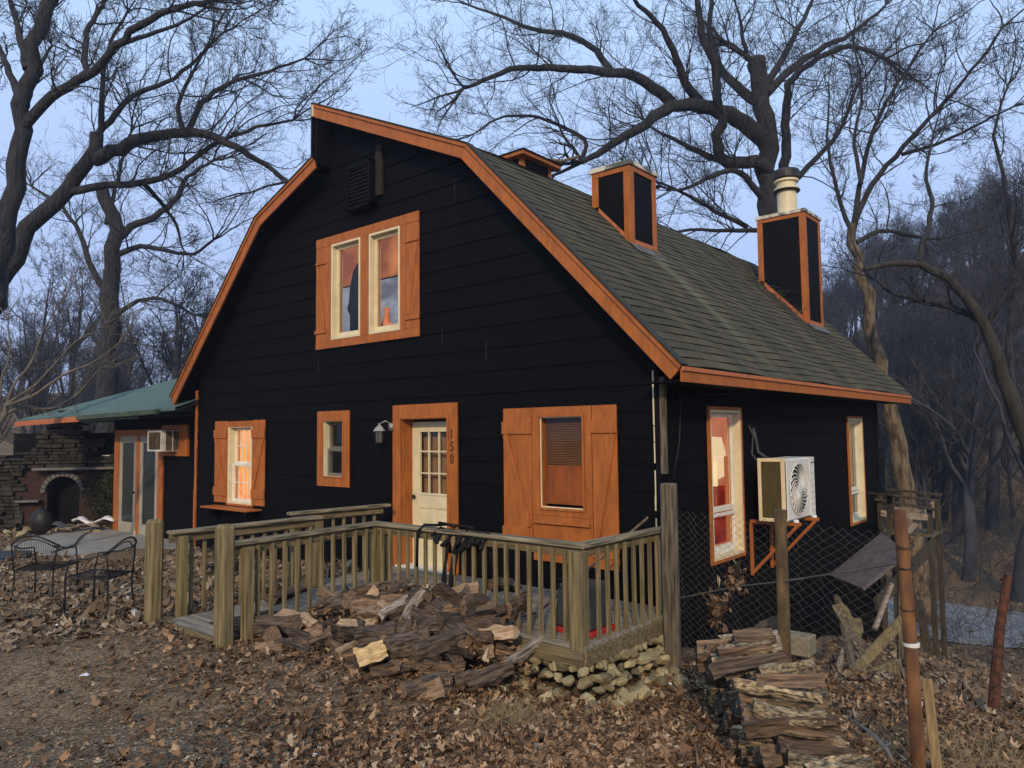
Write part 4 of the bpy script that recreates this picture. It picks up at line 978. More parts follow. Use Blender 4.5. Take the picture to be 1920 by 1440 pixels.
# ------------------------------------------------------------------ fence and posts
fence = empty('chain_link_fence', (1.5, -1, -.4), 'rusty chain link fence running from the tall wooden post past the wood stack', 'fence')
FA = np.array([.42, -.42]); FB = np.array([2.78, -1.66])
def link_mesh(A, B, ztopA, ztopB, depth, cell=.062, r=.0022, wob=.012, seed=1):
    L = np.linalg.norm(B-A); n = int(L/cell); rr = np.random.default_rng(seed)
    m = int(depth/(cell*.5)); V = []
    base = []
    for i in range(-1, n+1):
        j = np.arange(m+1); u = (i+.5+.5*np.where((j+i) % 2 == 0, 1, -1)*1.0)*cell
        base.append(u)
    base = np.array(base)
    u = np.clip(base, 0, L); j = np.arange(m+1)[None, :]*np.ones_like(u)
    t = u/L; zt = ztopA*(1-t)+ztopB*t
    z = zt-j*cell*.5*1.15
    off = wob*np.sin(u*9+z*7)+wob*.7*np.sin(u*23+z*3)+.004*np.where((np.arange(m+1)[None, :]) % 2 == 0, 1, -1)
    d = (B-A)/L; nn = np.array([-d[1], d[0]])
    P = np.stack([A[0]+d[0]*u+nn[0]*off, A[1]+d[1]*u+nn[1]*off, z+.01*np.sin(u*5+j*.4)], -1)
    return P, np.full(P.shape[:2], r)
def tubes_np(P, Rr, n=3):
    N, M, _ = P.shape
    T = np.empty_like(P); T[:, 1:-1] = P[:, 2:]-P[:, :-2]; T[:, 0] = P[:, 1]-P[:, 0]; T[:, -1] = P[:, -1]-P[:, -2]
    T /= np.linalg.norm(T, axis=-1, keepdims=True)+1e-9
    ref = np.where(np.abs((P[:, -1]-P[:, 0])[:, None, 2:3]) > .9*np.linalg.norm(P[:, -1]-P[:, 0], axis=-1)[:, None, None], np.array([1., .1, 0]), np.array([.05, .1, 1.]))
    X = np.cross(T, np.broadcast_to(ref, T.shape)); X /= np.linalg.norm(X, axis=-1, keepdims=True)+1e-9; Yv = np.cross(T, X)
    a = np.arange(n)*2*pi/n
    V = P[:, :, None]+Rr[:, :, None, None]*(X[:, :, None]*np.cos(a)[None, None, :, None]+Yv[:, :, None]*np.sin(a)[None, None, :, None])
    V = V.reshape(-1, 3); ii = np.arange(N*M*n).reshape(N, M, n)
    a0 = ii[:, :-1]; a1 = ii[:, 1:]
    F = np.stack([a0, np.roll(a0, -1, 2), np.roll(a1, -1, 2), a1], -1).reshape(-1, 4)
    return V, F
P, q = link_mesh(FA, FB, 1.10, 1.20, 1.62)
V, F = tubes_np(P, q); V = V-np.array(fence.location); np_mesh('wire_mesh', V, F, MT['wire'], fence)
mb = MB(); mb.tube([(FA[0], FA[1], .22), (1.2, -.83, .50), (1.75, -1.13, .66), (2.75, -1.64, .98)], .007, 5); mb.build('tension_wire', MT['wire'], fence)
mb = MB()
a = random.Random(3)
pts = [(.36, -.44, -.6), (.365, -.44, 0), (.36, -.43, .7), (.375, -.44, 1.38)]
for (p0, p1) in zip(pts[:-1], pts[1:]): pass
mb.prism([(.285, -.50), (.42, -.51), (.44, -.43), (.42, -.37), (.29, -.36)], 'z', -.7, 1.385); mb.build('wooden_post', MT['oldwood'], fence, bevel=.012, label='tall split grey wooden post at the house corner')
mb = MB(); mb.tube([(1.75, -1.10, -.6), (1.75, -1.10, 1.25)], .050, 12); mb.build('pipe_post', mat('olive_rusty_pipe', (.13, .085, .035), .8, .3, 8, (2, 2, .7), col2=(.06, .038, .02), bump=.4), fence, smooth=False, label='brown pipe post standing before the wall air conditioner')
mb = MB(); mb.tube([(2.86, -1.74, -.6), (2.83, -1.70, .5), (2.79, -1.66, 1.36)], [.045, .044, .042], 16); mb.build('pipe_post', MT['rust'], fence, label='thick orange rusty pipe post nearest the viewer')
for z in (.70, .335, .98, 1.12):
    mb = MB(); mb.tube([(2.825+.053*cos(t), -1.69+.053*sin(t), z+.012*sin(t*1.0)) for t in np.linspace(0, 2*pi, 14)], .0045, 5); mb.build('tie_wire', MT['iron'], fence)
for z in (.445, .06):
    mb = MB(); mb.lathe((2.835, -1.695, z), [(.048, 0), (.052, .004), (.052, .026), (.048, .030)], 16); mb.build('clamp', MT['ac_white'], fence)
mb = MB(); mb.beam((2.965, -1.70, -.5), (2.90, -1.60, .22), .06, .03, up=(0, 1, 0)); tag(mb.build('wooden_stake', mat('stake_wood', (.30, .21, .10), .85, .3, 4, (9, 9, .5), .5, 10, .003, col2=(.16, .11, .05)), bevel=.004), 'short pale wooden stake leaning beside the thick rusty pipe post', 'stake')
# leaves caught in the fence are made further down
fence2 = empty('lower_fence', (3.2, -.2, -.6), 'low sagging wire fence with a leaning rusty stake beyond the slope', 'fence')
mb = MB(); b0 = dep(1860, 1275, 6.9); b1 = dep(1890, 1078, 7.0); mb.tube([b0-np.array([0, 0, .25]), (b0+b1)/2, b1], [.05, .042, .036], 8); mb.build('stake', mat('dark_rust', (.11, .04, .022), .9, .3, 20, col2=(.03, .015, .01)), fence2)
P, q = link_mesh(np.array([1.2, 2.4]), np.array([4.6, .7]), -.28, -.30, .75, cell=.075, r=.0018, seed=4)
V, F = tubes_np(P, q); np_mesh('wire_mesh', V-np.array(fence2.location), F, MT['wire'], fence2)

# ------------------------------------------------------------------ AC condenser on the side wall
acu = empty('ac_condenser', (.4, 2.75, .7), 'white wall-mounted heat pump condenser with a round fan grille', 'condenser')
x0, x1, y0, y1, z0, z1 = .22, .60, 2.24, 3.30, .73, 1.55
mb = MB(); mb.box(x0+.01, x1-.02, y0+.03, y1, z0, z1-.01); mb.build('body', MT['ac_white'], acu, bevel=.01)
mb = MB(); mb.box(x0+.045, x1-.075, y0+.012, y0+.028, z0+.045, z1-.045); mb.build('coil', MT['ac_dark'], acu)
mb = MB(); frame(mb, x0, x1-.02, z0, z1, .045, y0, y0+.03); mb.box(x1-.075, x1-.02, y0-.001, y0+.029, z0+.045, z1-.045); mb.build('end_frame', MT['cream'], acu, bevel=.004)
mb = MB(); mb.box(x1-.0195, x1, y0+.02, y1-.20, z0+.02, z1-.02); fp = mb.build('front_panel', MT['ac_white'], acu, bevel=.008)
cy, cz, rad = y0+.02+.41, (z0+z1)/2, .345
g = MB()
for rr_ in (.345, .33): g.tube([(x1+.010, cy+rr_*cos(t), cz+rr_*sin(t)) for t in np.linspace(0, 2*pi, 40)], .006, 5)
for k in range(22):
    a0 = 2*pi*k/22
    g.tube([(x1+.018, cy+(.07+.265*s)*cos(a0+1.1*s), cz+(.07+.265*s)*sin(a0+1.1*s)) for s in np.linspace(0, 1, 8)], .0075, 5)
for rr_ in (.20, ): g.tube([(x1+.014, cy+rr_*cos(t), cz+rr_*sin(t)) for t in np.linspace(0, 2*pi, 36)], .0016, 4)
g.build('fan_grille', MT['ac_white'], acu)
mb = MB(); mb.lathe((0, 0, 0), [(.075, 0), (.07, .012), (.01, .016)], 20); mb.v = [(x1+.012+c_, cy+a, cz+b) for a, b, c_ in mb.v]; mb.build('hub', MT['ac_white'], acu)
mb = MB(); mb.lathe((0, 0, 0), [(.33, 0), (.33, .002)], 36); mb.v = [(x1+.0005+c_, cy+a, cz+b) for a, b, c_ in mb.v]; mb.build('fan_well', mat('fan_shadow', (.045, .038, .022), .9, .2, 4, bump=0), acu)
mb = MB(); mb.box(x1-.03, x1+.006, y1-.19, y1, z0+.01, z1-.01)
for k in range(7): mb.box(x1+.0065, x1+.014, y1-.16, y1-.03, z0+.08+k*.085, z0+.12+k*.085)
mb.build('service_panel', MT['ac_white'], acu, bevel=.004)
mb = MB()
for k in range(3): mb.box(x1+.0145, x1+.0165, y1-.14+k*.035, y1-.115+k*.035, z1-.09, z1-.075)
mb.build('maker_badge', MT['iron'], acu)
br = empty('wall_bracket', (.3, 2.7, .6), 'orange angle brackets with diagonal struts carrying the condenser', 'bracket')
for y in (2.42, 3.12):
    mb = MB(); mb.box(.03, .70, y-.025, y+.025, .675, .72); mb.build('arm', MT['orange'], br, bevel=.003)
    mb = MB(); mb.box(.018, .055, y-.025, y+.025, -.02, .674); mb.build('wall_plate', MT['orange'], br, bevel=.003)
    mb = MB(); mb.beam((.66, y, .68), (.05, y, .02), .04, .04); mb.build('strut', MT['orange'], br, bevel=.003)
    mb = MB(); mb.lathe((.64, y, .721), [(.035, 0), (.035, .03), (.01, .035)], 10); mb.build('foot', MT['sheet'], br)
mb = MB(); mb.tube([(.03, 2.6, 1.95), (.06, 2.62, 1.8), (.05, 2.7, 1.62), (.22, 2.72, 1.50)], .022, 8); mb.tube([(.04, 2.45, 1.98), (.07, 2.5, 1.85), (.045, 2.5, 1.6), (.2, 2.5, 1.4)], .012, 6)
tag(mb.build('refrigerant_line', mat('lagging', (.05, .05, .05), .5, .3, 5, bump=0), smooth=True), 'black insulated pipes looping from the wall down behind the condenser', 'pipe')
mb = MB(); mb.tube([at(1275, 700, 0, .03), at(1276, 760, 0, .03), at(1274, 830, 0, .05), at(1262, 900, 0, .06)], .008, 5); tag(mb.build('cable', MT['iron'], smooth=True), 'dark cable hanging down the side wall near the house corner', 'cable')

# ------------------------------------------------------------------ hose, bin and rake on the deck
mb = MB(); hr = random.Random(2)
def loop(x, zt, w_, front, back, s):
    pts = []
    for t in np.linspace(0, 1, 26):
        a = t*2*pi; yy = -1.68-.085*cos(a)-.012*s; xx = x+w_*sin(a*.5)+.02*sin(a*3+s)
        zz = .925-(front if cos(a) > 0 else back)*abs(cos(a))**.8*1.0
        pts.append((xx, yy-.0, zz))
    return pts
for k in range(15):
    x = -1.80+k*.050+hr.uniform(-.02, .02)
    mb.tube(loop(x, .9, hr.uniform(.03, .14), hr.uniform(.08, .28) if k not in (4, 5, 6) else hr.uniform(.5, .85), hr.uniform(.1, .4), hr.uniform(-1, 2)), .015, 7)
mb.tube([(-1.98, -1.79, .48), (-1.985, -1.78, .68), (-1.975, -1.78, .86), (-1.93, -1.72, .93), (-1.8, -1.68, .93), (-1.62, -1.66, .95), (-1.5, -1.69, .93)], .016, 8)
mb.tube([(-1.75, -1.64, .94), (-1.68, -1.74, .97), (-1.58, -1.72, .96), (-1.5, -1.62, .935), (-1.36, -1.63, .94), (-1.2, -1.72, .94)], .016, 8)
tag(mb.build('garden_hose', MT['hose'], smooth=True), 'tangled black hose draped over the front deck railing', 'hose')
gb = empty('storage_bin', (-.1, -1.2, 0), 'grey plastic bin with a red base on the deck behind the corner post', 'bin')
mb = MB(); mb.prism([(-.35, .05), (.08, .05), (.05, .46), (-.30, .46)], 'y', -1.5, -1.1); mb.build('body', MT['grey_plastic'], gb, bevel=.02)
mb = MB(); mb.box(-.37, .10, -1.51, -1.09, .0, .049); mb.build('base', MT['red'], gb, bevel=.006)
mb = MB(); mb.tube([(-.25, -1.48, .4), (-.3, -1.54, .5), (-.1, -1.54, .52)], .014, 6); mb.build('handle', MT['hose'], gb)
rk = empty('rake', (-.5, -.9, 0), 'rake leaning on the wall behind the bin with its handle above the railing', 'rake')
mb = MB(); a = at(1215, 970, 1, -.25); mb.tube([(-.75, -1.25, .06), a], .014, 8); mb.build('handle', MT['oldwood'], rk)
mb = MB()
for k in range(9): mb.tube([(-.75, -1.25, .06), (-.80+.0*k-.06, -1.36+.03*k, .03), (-.93, -1.42+.04*k, .01)], .004, 4)
mb.build('head', MT['iron'], rk)

# ------------------------------------------------------------------ things at the back right
bs = empty('back_steps', (.6, 9.2, -1), 'rickety grey timber landing and steps at the far corner of the house', 'steps')
mb = MB()
for k in range(8): mb.box(.0, 1.0, 8.7+k*.12, 8.81+k*.12, -.16, -.12)
mb.build('landing', MT['oldwood'], bs)
for i, (x, y, zt) in enumerate(((.08, 8.75, .62), (.92, 8.9, .45), (.95, 9.5, .55), (.1, 9.6, .6))):
    mb = MB(); mb.box(x-.045, x+.045, y-.045, y+.045, -2.9, zt); mb.build('post', MT['dimmed_timber'], bs, bevel=.004)
mb = MB(); mb.beam((.0, 8.68, .52), (1.05, 8.82, .36), .12, .04); mb.beam((.05, 9.55, .66), (1.05, 9.4, .6), .12, .04); mb.build('handrail', MT['dimmed_timber'], bs)
mb = MB(); mb.beam((.1, 8.68, .25), (.9, 8.85, .2), .03, .12); mb.beam((.1, 9.6, .25), (.9, 9.45, .2), .03, .12); mb.beam((.95, 9.6, .5), (.55, 8.75, -.1), .03, .12); mb.build('brace', MT['grey_split'], bs)
mb = MB(); a = Vector(dep(1642, 1135, 12.0)); b = Vector(dep(1752, 1018, 13.5)); mb.beam(a, b, .05, .22); mb.build('stringer', MT['dimmed_timber'], bs)
mb = MB(); mb.beam(dep(1722, 1125, 13.6), dep(1752, 1285, 13.2), .16, .12, up=(1, 0, 0)); mb.build('post', MT['dimmed_timber'], bs)

mb = MB(); mb.beam(dep(1650, 926, 12.6), dep(1732, 936, 12.9), .55, .035); mb.build('shelf_board', MT['dimmed_timber'], bs)
mb = MB(); mb.beam(dep(1668, 930, 12.7), dep(1668, 1000, 12.7), .08, .08, up=(1, 0, 0)); mb.build('post', MT['dimmed_timber'], bs)
sh = empty('lean_to_shelter', (.9, 3.2, -1.2), 'tumbledown lean-to with a faded felt roof behind the chain link fence', 'shelter')
q = [Vector(dep(1655, 1003, 10.8)), Vector(dep(1705, 1040, 9.6)), Vector(dep(1620, 1108, 8.9)), Vector(dep(1557, 1083, 10.2))]
mb = MB(); nrm = (q[1]-q[0]).cross(q[3]-q[0]).normalized()*.04
mb.add([*q, *[p-nrm for p in q]], [(0, 1, 2, 3), (7, 6, 5, 4), (0, 4, 5, 1), (1, 5, 6, 2), (2, 6, 7, 3), (3, 7, 4, 0)]); mb.build('roof', MT['tarp'], sh)
def pl(pts, w_, t_, m, name, bev=.003, par=sh):
    mb = MB(); mb.beam(pts[0], pts[1], w_, t_, up=tuple(-cf)); return mb.build(name, m, par, bevel=bev)
pl((dep(1566, 1135, 9.2), dep(1622, 1232, 8.6)), .10, .04, MT['oldwood'], 'prop_board')
pl((dep(1695, 1160, 8.9), dep(1598, 1262, 8.4)), .13, .04, MT['deck_z'], 'prop_board')
pl((dep(1688, 1248, 8.6), dep(1588, 1288, 8.3)), .16, .05, MT['deck_z'], 'base_board')
pl((dep(1640, 1180, 8.9), dep(1672, 1095, 9.3)), .05, .04, MT['grey_split'], 'prop_board')
pl((dep(1560, 1290, 8.0), dep(1590, 1200, 8.8)), .06, .05, MT['grey_split'], 'prop_board')
pl((dep(1600, 1255, 8.2), dep(1570, 1120, 9.6)), .09, .05, MT['oldwood'], 'post')
pl((dep(1690, 1240, 9.2), dep(1690, 1040, 9.4)), .09, .05, MT['oldwood'], 'post')
mb = MB(); out = [(1588, 1215), (1577, 1180), (1576, 1128), (1590, 1140), (1600, 1160), (1615, 1160), (1620, 1185), (1612, 1200), (1598, 1205)]
f_ = [Vector(dep(a, b, 9.3)) for a, b in out]; bk = [p+Vector((-.02, .05, 0)) for p in f_]; n = len(out)
mb.add(f_+bk, [tuple(range(n)), tuple(range(2*n-1, n-1, -1))]+[(i, (i+1) % n, n+(i+1) % n, n+i) for i in range(n)]); mb.build('broken_panel', mat('peeling_yellow_board', (.22, .19, .10), .8, .3, 8, col2=(.10, .09, .055)), sh)
mb = MB(); a = Vector(dep(1490, 1205, 8.7)); mb.box(a.x-.2, a.x+.2, a.y-.1, a.y+.15, a.z-.12, a.z+.1); tag(mb.build('concrete_block', mat('tan_block', (.22, .19, .13), .9, .2, 8), bevel=.01), 'tan block lying on the ground behind the fence beside the wood stack', 'block')

# ------------------------------------------------------------------ patio chairs
def make_chair(lbl):
    """wrought iron barrel chair, seat facing +X, origin on the ground"""
    t = empty('patio_chair', (0, 0, 0), lbl, 'chair', 'black wire patio chairs in the leaves')
    w_ = .27; mb = MB()
    mb.tube([(.24, -w_, 0), (.25, -w_, .42), (.20, -w_, .62), (-.05, -w_-.02, .64), (-.26, -w_+.03, .70)], .010, 6); mb.tube([(.24, w_, 0), (.25, w_, .42), (.20, w_, .62), (-.05, w_+.02, .64), (-.26, w_-.03, .70)], .010, 6)
    mb.build('arm', MT['iron'], t, smooth=True)
    for sx, sy in ((.24, -w_), (.24, w_), (-.24, -w_+.03), (-.24, w_-.03)):
        mb = MB(); mb.tube([(sx, sy, .40), (sx*1.02, sy, .2), (sx*1.15, sy*1.05, .005)], .011, 6); mb.build('leg', MT['iron'], t)
    mb = MB(); rim = [(-.26-.13*sin(a)*1.0+.05, -w_*1.1*cos(a), .84-.14*abs(cos(a))**2) for a in np.linspace(0, pi, 15)]
    mb.tube(rim, .011, 6); mb.tube([(p[0]+.04, p[1]*.93, p[2]-.05) for p in rim], .007, 5)
    mb.tube([(-.26, -w_+.03, .40), rim[1]], .009, 5); mb.tube([(-.26, w_-.03, .40), rim[-2]], .009, 5); mb.build('back_frame', MT['iron'], t, smooth=True)
    mb = MB(); seat = [(.25, -w_, .42), (.25, w_, .42), (-.25, w_-.03, .40), (-.25, -w_+.03, .40), (.25, -w_, .42)]; mb.tube(seat, .010, 6); mb.build('seat_frame', MT['iron'], t)
    P = []
    for k in range(24): y = -w_+2*w_*k/23; P.append([(.25, y, .42), (0, y, .395), (-.25, y*.92, .40)])
    for k in range(22): x = -.25+.5*k/21; P.append([(x, -w_*.97, .405), (x, 0, .395), (x, w_*.97, .405)])
    V, F = tubes_np(np.array(P), np.full((len(P), 3), .0022)); np_mesh('seat_mesh', V, F, MT['iron'], t)
    P = []
    for k in range(30):
        a = pi*(k+.5)/30; p1 = np.array([-.21-.13*sin(a), -w_*1.1*cos(a), .84-.14*abs(cos(a))**2]); p0 = np.array([-.25-.01*sin(a), -w_*.9*cos(a), .41]); P.append([p0, (p0+p1)/2+np.array([-.02, 0, 0]), p1])
    for k in range(18):
        f_ = k/18; row = [np.array([-.25-.01*sin(a), -w_*.9*cos(a), .41])*(1-f_)+np.array([-.21-.13*sin(a), -w_*1.1*cos(a), .84-.14*abs(cos(a))**2])*f_ for a in np.linspace(.05, pi-.05, 9)]
        P.append([row[0], row[4]*.5+row[3]*.5, row[8]]); 
    V, F = tubes_np(np.array(P[:30]), np.full((30, 3), .0022)); np_mesh('back_mesh', V, F, MT['iron'], t)
    return t
ch = make_chair('black wire patio chair at the left edge, its round back to the viewer')
spots = [(-6.75, -3.85, 2.3, None), (-5.35, -3.72, -2.5, 'black wire patio chair turned sideways beside the first railing post'), (-4.85, -2.35, 2.9, 'black wire patio chair partly hidden behind the ramp railing')]
for i, (x, y, a, lb) in enumerate(spots):
    o = ch if i == 0 else copy_tree(ch)
    o.location = (x, y, gzz(x, y)); o.rotation_euler.z = a
    if lb: o['label'] = lb

# ------------------------------------------------------------------ left background: stone fireplace ruin
ruin = empty('stone_fireplace', (-17.6, .6, -.5), 'tall ruined outdoor fireplace of rubble stone and brick with an arched firebox', 'fireplace')
rx = Vector((.62, .78, 0)); ry = Vector((-.78, .62, 0)); ro = Vector((-18.6, -1.2, -.55))
def rp(u, d, z): return ro+rx*u+ry*d+Vector((0, 0, z))
def rbox(mb, u0, u1, d0, d1, z0, z1, mi=0):
    v = [rp(u, d, z) for u in (u0, u1) for d in (d0, d1) for z in (z0, z1)]
    mb.add(v, [(0, 1, 3, 2), (4, 6, 7, 5), (0, 4, 5, 1), (2, 3, 7, 6), (0, 2, 6, 4), (1, 5, 7, 3)], mi)
mb = MB(); c0, cr_, zsp = 1.55, .42, 1.05      # arch centre, radius, spring height
for i in range(40):
    u = -.2+3.9*i/40; du = 3.9/40
    um = u+du/2; top = 1.62
    if abs(um-c0) < cr_: low = zsp+math.sqrt(max(0, cr_**2-(um-c0)**2)); rbox(mb, u, u+du, .05, .5, low, top)
    else: rbox(mb, u, u+du, .05, .5, 0, top)
mb.build('brickwork', MT['ruin_brick'], ruin)
mb = MB(); rbox(mb, -.2, 3.7, .5, .7, 0, 1.62); rbox(mb, .3, 3.3, .12, .7, 1.62, 2.6); mb.build('firebox_back', MT['black'], ruin)
mb = MB()
for k in range(13):
    a0 = pi*k/13; a1 = pi*(k+.86)/13
    v = []
    for dd in (-.02, .12):
        for (rr_, aa) in ((cr_, a0), (cr_+.11, a0), (cr_+.11, a1), (cr_, a1)): v.append(rp(c0-rr_*cos(aa), dd, zsp+rr_*sin(aa)))
    mb.add(v, [(0, 1, 2, 3), (7, 6, 5, 4), (0, 4, 5, 1), (1, 5, 6, 2), (2, 6, 7, 3), (3, 7, 4, 0)])
mb.build('arch', mat('arch_stone', (.12, .11, .10), .9, .2, 6), ruin)
mb = MB(); rr_ = random.Random(9)
def topz(u): return 1.95+1.2*math.exp(-((u-1.5)/.55)**2)+.35*math.exp(-((u-2.6)/.6)**2) - (.5 if u > 3.1 else 0)
z = .0
while z < 3.4:
    h = rr_.uniform(.06, .13); u = -.45+rr_.uniform(0, .3)+(.5 if z > 2.2 else 0)
    while u < 3.75:
        w_ = rr_.uniform(.14, .42)
        inarch = (z < 1.62 and .55 < u+w_/2 < 3.1)
        if z < topz(u+w_/2)+rr_.uniform(-.08, .08) and not inarch and not (2.45 < u+w_/2 < 2.75 and 1.95 < z < 2.35):
            rbox(mb, u, u+w_-.015, rr_.uniform(-.12, .02), .62, z, z+h-.012)
        u += w_
    z += h
mb.build('rubble', MT['ruin_stone'], ruin, bevel=.012)
mb = MB(); rbox(mb, .9, 2.9, -.28, .1, 1.64, 1.70); mb.build('mantel', mat('mantel_stone', (.14, .13, .12), .9, .2, 5), ruin)
mb = MB(); rbox(mb, .5, 1.05, -.2, .1, .82, .87); mb.build('ledge', mat('ledge_stone', (.14, .13, .12), .9, .2, 5), ruin)
mb = MB(); rbox(mb, 2.47, 2.72, .05, .3, 1.98, 2.0); rbox(mb, 2.48, 2.70, .2, .25, 2.02, 2.30); tag(mb.build('framed_panel', MT['sheet']), 'small white panel set in the niche of the stone fireplace', 'panel')

# bush
def leafcloud(name, c, rad, n, size, m, parent=None, squash=1.0, seed=3):
    g_ = np.random.default_rng(seed)
    d = g_.normal(size=(n, 3)); d /= np.linalg.norm(d, axis=1)[:, None]; rr_ = g_.random(n)**.4
    lump = 1+.25*np.sin(d[:, 0]*5+1)*np.sin(d[:, 1]*4)+.15*np.sin(d[:, 2]*9+d[:, 0]*7)
    P = np.array(c)+d*rr_[:, None]*lump[:, None]*np.array(rad)
    a = g_.normal(size=(n, 3)); a /= np.linalg.norm(a, axis=1)[:, None]; b = np.cross(a, g_.normal(size=(n, 3))); b /= np.linalg.norm(b, axis=1)[:, None]
    s = size*(.6+.8*g_.random(n))[:, None]
    V = np.stack([P-a*s, P+b*s*.4, P+a*s, P-b*s*.4], 1).reshape(-1, 3)
    if parent: V -= np.array(wloc(parent))
    return np_mesh(name, V, np.arange(n*4).reshape(-1, 4), m, parent, smooth=False)
bush = empty('evergreen_bush', (-14.6, 2.4, -.5), 'dark rounded evergreen bush between the stone fireplace and the wing', 'bush')
leafcloud('crown', (-16.8, 1.5, .35), (1.1, 1.2, .95), 16000, .035, MT['green_leaf'], bush, seed=5)
mb = MB(); mb.tube([(-16.8, 1.5, -.6), (-16.75, 1.5, .1), (-16.9, 1.45, .6)], [.06, .04, .02], 7); mb.tube([(-16.8, 1.5, -.3), (-16.4, 1.6, .2)], [.04, .02], 6); mb.build('trunk', MT['tree_dark'], bush)

# kettle grill seen from behind
gr = empty('kettle_grill', (*at(76, 1000, 2, -.3)[:2], -.36), 'round black kettle grill tipped on edge at the patio corner', 'grill')
gp = Vector(at(76, 1000, 2, -.3))
mb = MB(); mb.lathe((0, 0, 0), [(.02, -.17), (.15, -.15), (.25, -.08), (.285, 0), (.285, .02), (.25, .09), (.15, .16), (.02, .19)], 24)
vd = Vector((cf[0], cf[1], 0)).normalized(); sdv = vd.cross(Vector((0, 0, 1)))
mb.v = [tuple(gp+sdv*(a*.85)+Vector((0, 0, .27+b*1.1))+vd*c_) for a, b, c_ in mb.v]; mb.build('bowl', MT['iron'], gr, smooth=True)
mb = MB(); mb.tube([gp+Vector((0, 0, .55)), gp+Vector((.03, 0, .61)), gp+Vector((.0, .06, .62))], .018, 6); mb.build('handle', MT['iron'], gr)

# rubble, rolled sheeting and odds and ends at the patio edge
for k in range(26):
    px = random.uniform(0, 205); py = random.uniform(968, 1002) if px > 90 else random.uniform(975, 1010)
    p = at(px, py, 2, -.38)
    o = rock(p[0], p[1], gzz(p[0], p[1])+.03+random.random()*.12, random.uniform(.10, .22), 'dull flat flagstone piled at the edge of the patio', 'flagstones piled at the patio edge', name='flagstone')
    o.scale.z *= .45
def sheet(px, py, l, w_, ang, lbl, m, name='plastic_sheet', cat='sheeting', z=-.2):
    p = at(px, py, 2, z); vs = []; fs = []
    for i in range(12):
        for j in range(5):
            u = (i/11-.5)*l; v = (j/4-.5)*w_
            vs.append((p[0]+u*cos(ang)-v*sin(ang), p[1]+u*sin(ang)+v*cos(ang), p[2]+.07*sin(i*.9)+.04*cos(j*1.7+i)))
    for i in range(11):
        for j in range(4): a = i*5+j; fs.append((a, a+5, a+6, a+1))
    mb = MB(); mb.add(vs, fs); o = mb.build(name, m, smooth=True); s_ = o.modifiers.new('t', 'SOLIDIFY'); s_.thickness = .01
    return tag(o, lbl, cat)
sheet(178, 976, .95, .3, .9, 'crumpled white sheet on the stone pile by the patio', MT['sheet'], z=-.1)
sheet(140, 985, 1.2, .4, .8, 'long grey rolled tarpaulin lying across the flagstones', MT['grey_split'], 'tarpaulin', 'tarpaulin', z=-.2)
mb = MB(); mb.tube([at(x, y, 2, -.31) for x, y in ((203, 986), (180, 992), (160, 1000), (148, 1010), (140, 1022), (100, 1035))], .014, 6); tag(mb.build('garden_hose', MT['hose'], smooth=True), 'thin black hose snaking over the patio slab', 'hose')
mb = MB(); p = at(10, 1040, 2, -.3); mb.lathe((p[0]-.3, p[1], gzz(p[0]-.3, p[1])), [(.62, 0), (.62, .05), (.5, .08), (.02, .08)], 28); tag(mb.build('fire_pit_lid', MT['grey_plastic']), 'flat round dark lid lying on the leaves at the left edge', 'lid')
# white plastic chair far left
wc = empty('white_chair', (0, 0, 0), 'pale slatted garden chair before the stone fireplace', 'chair')
wc.location = (*at(28, 975, 2, -.45)[:2], -.45)
mb = MB(); b = Vector(wc.location)
for sx in (-.22, .22):
    for sy in (-.22, .22): mb.beam(b+Vector((sx, sy, 0)), b+Vector((sx, sy, .62 if sy < 0 else .85)), .04, .04)
mb.build('leg', MT['grey_split'], wc); mb = MB(); mb.box(b.x-.24, b.x+.24, b.y-.24, b.y+.24, b.z+.38, b.z+.41); mb.build('seat', MT['grey_split'], wc)
mb = MB()
for k in range(4): mb.box(b.x-.2, b.x+.2, b.y+.215, b.y+.235, b.z+.48+k*.09, b.z+.53+k*.09)
mb.box(b.x-.25, b.x-.2, b.y-.26, b.y+.24, b.z+.62, b.z+.65); mb.box(b.x+.2, b.x+.25, b.y-.26, b.y+.24, b.z+.62, b.z+.65); mb.build('backrest', MT['grey_split'], wc)

# litter
def scrap(px, py, s, lbl, m, name='paper_scrap', cat='litter', z=None, ang=None):
    p = at(px, py, 2, -.1)
    for _ in range(6): p = at(px, py, 2, gzz(p[0], p[1])+.03)
    a = random.uniform(0, 3) if ang is None else ang
    vs = []; 
    for (u, v, h) in ((-1, -.5, 0), (0, -.7, .25), (1, -.4, .05), (1, .5, .1), (.1, .6, .4), (-.9, .5, .05)): vs.append((p[0]+s*(u*cos(a)-v*sin(a)), p[1]+s*(u*sin(a)+v*cos(a)), p[2]+s*h))
    mb = MB(); mb.add(vs, [(0, 1, 4, 5), (1, 2, 3, 4)]); o = mb.build(name, m); q_ = o.modifiers.new('t', 'SOLIDIFY'); q_.thickness = .004
    return tag(o, lbl, cat)
scrap(612, 1212, .06, 'torn piece of whitish cardboard left of the pale log', MT['white'])
scrap(577, 1214, .03, 'small yellow wrapper in the leaves left of the cardboard scrap', mat('yellow', (.7, .5, .05), .5, .1, 3, bump=0), 'wrapper')
scrap(1256, 1283, .022, 'tiny white paper scrap in the leaves before the stacked wood', MT['sheet'])
scrap(158, 1266, .035, 'thin white plastic fork on the bare ground at the left', MT['sheet'], 'plastic_fork', ang=.6)
scrap(378, 1083, .05, 'white scrap lying behind the ramp railing', MT['sheet'])
scrap(107, 1172, .02, 'white speck of paper in front of the wire chairs', MT['sheet'])
scrap(590, 1435-20, .02, 'small white scrap at the bottom of the yard', MT['sheet'])
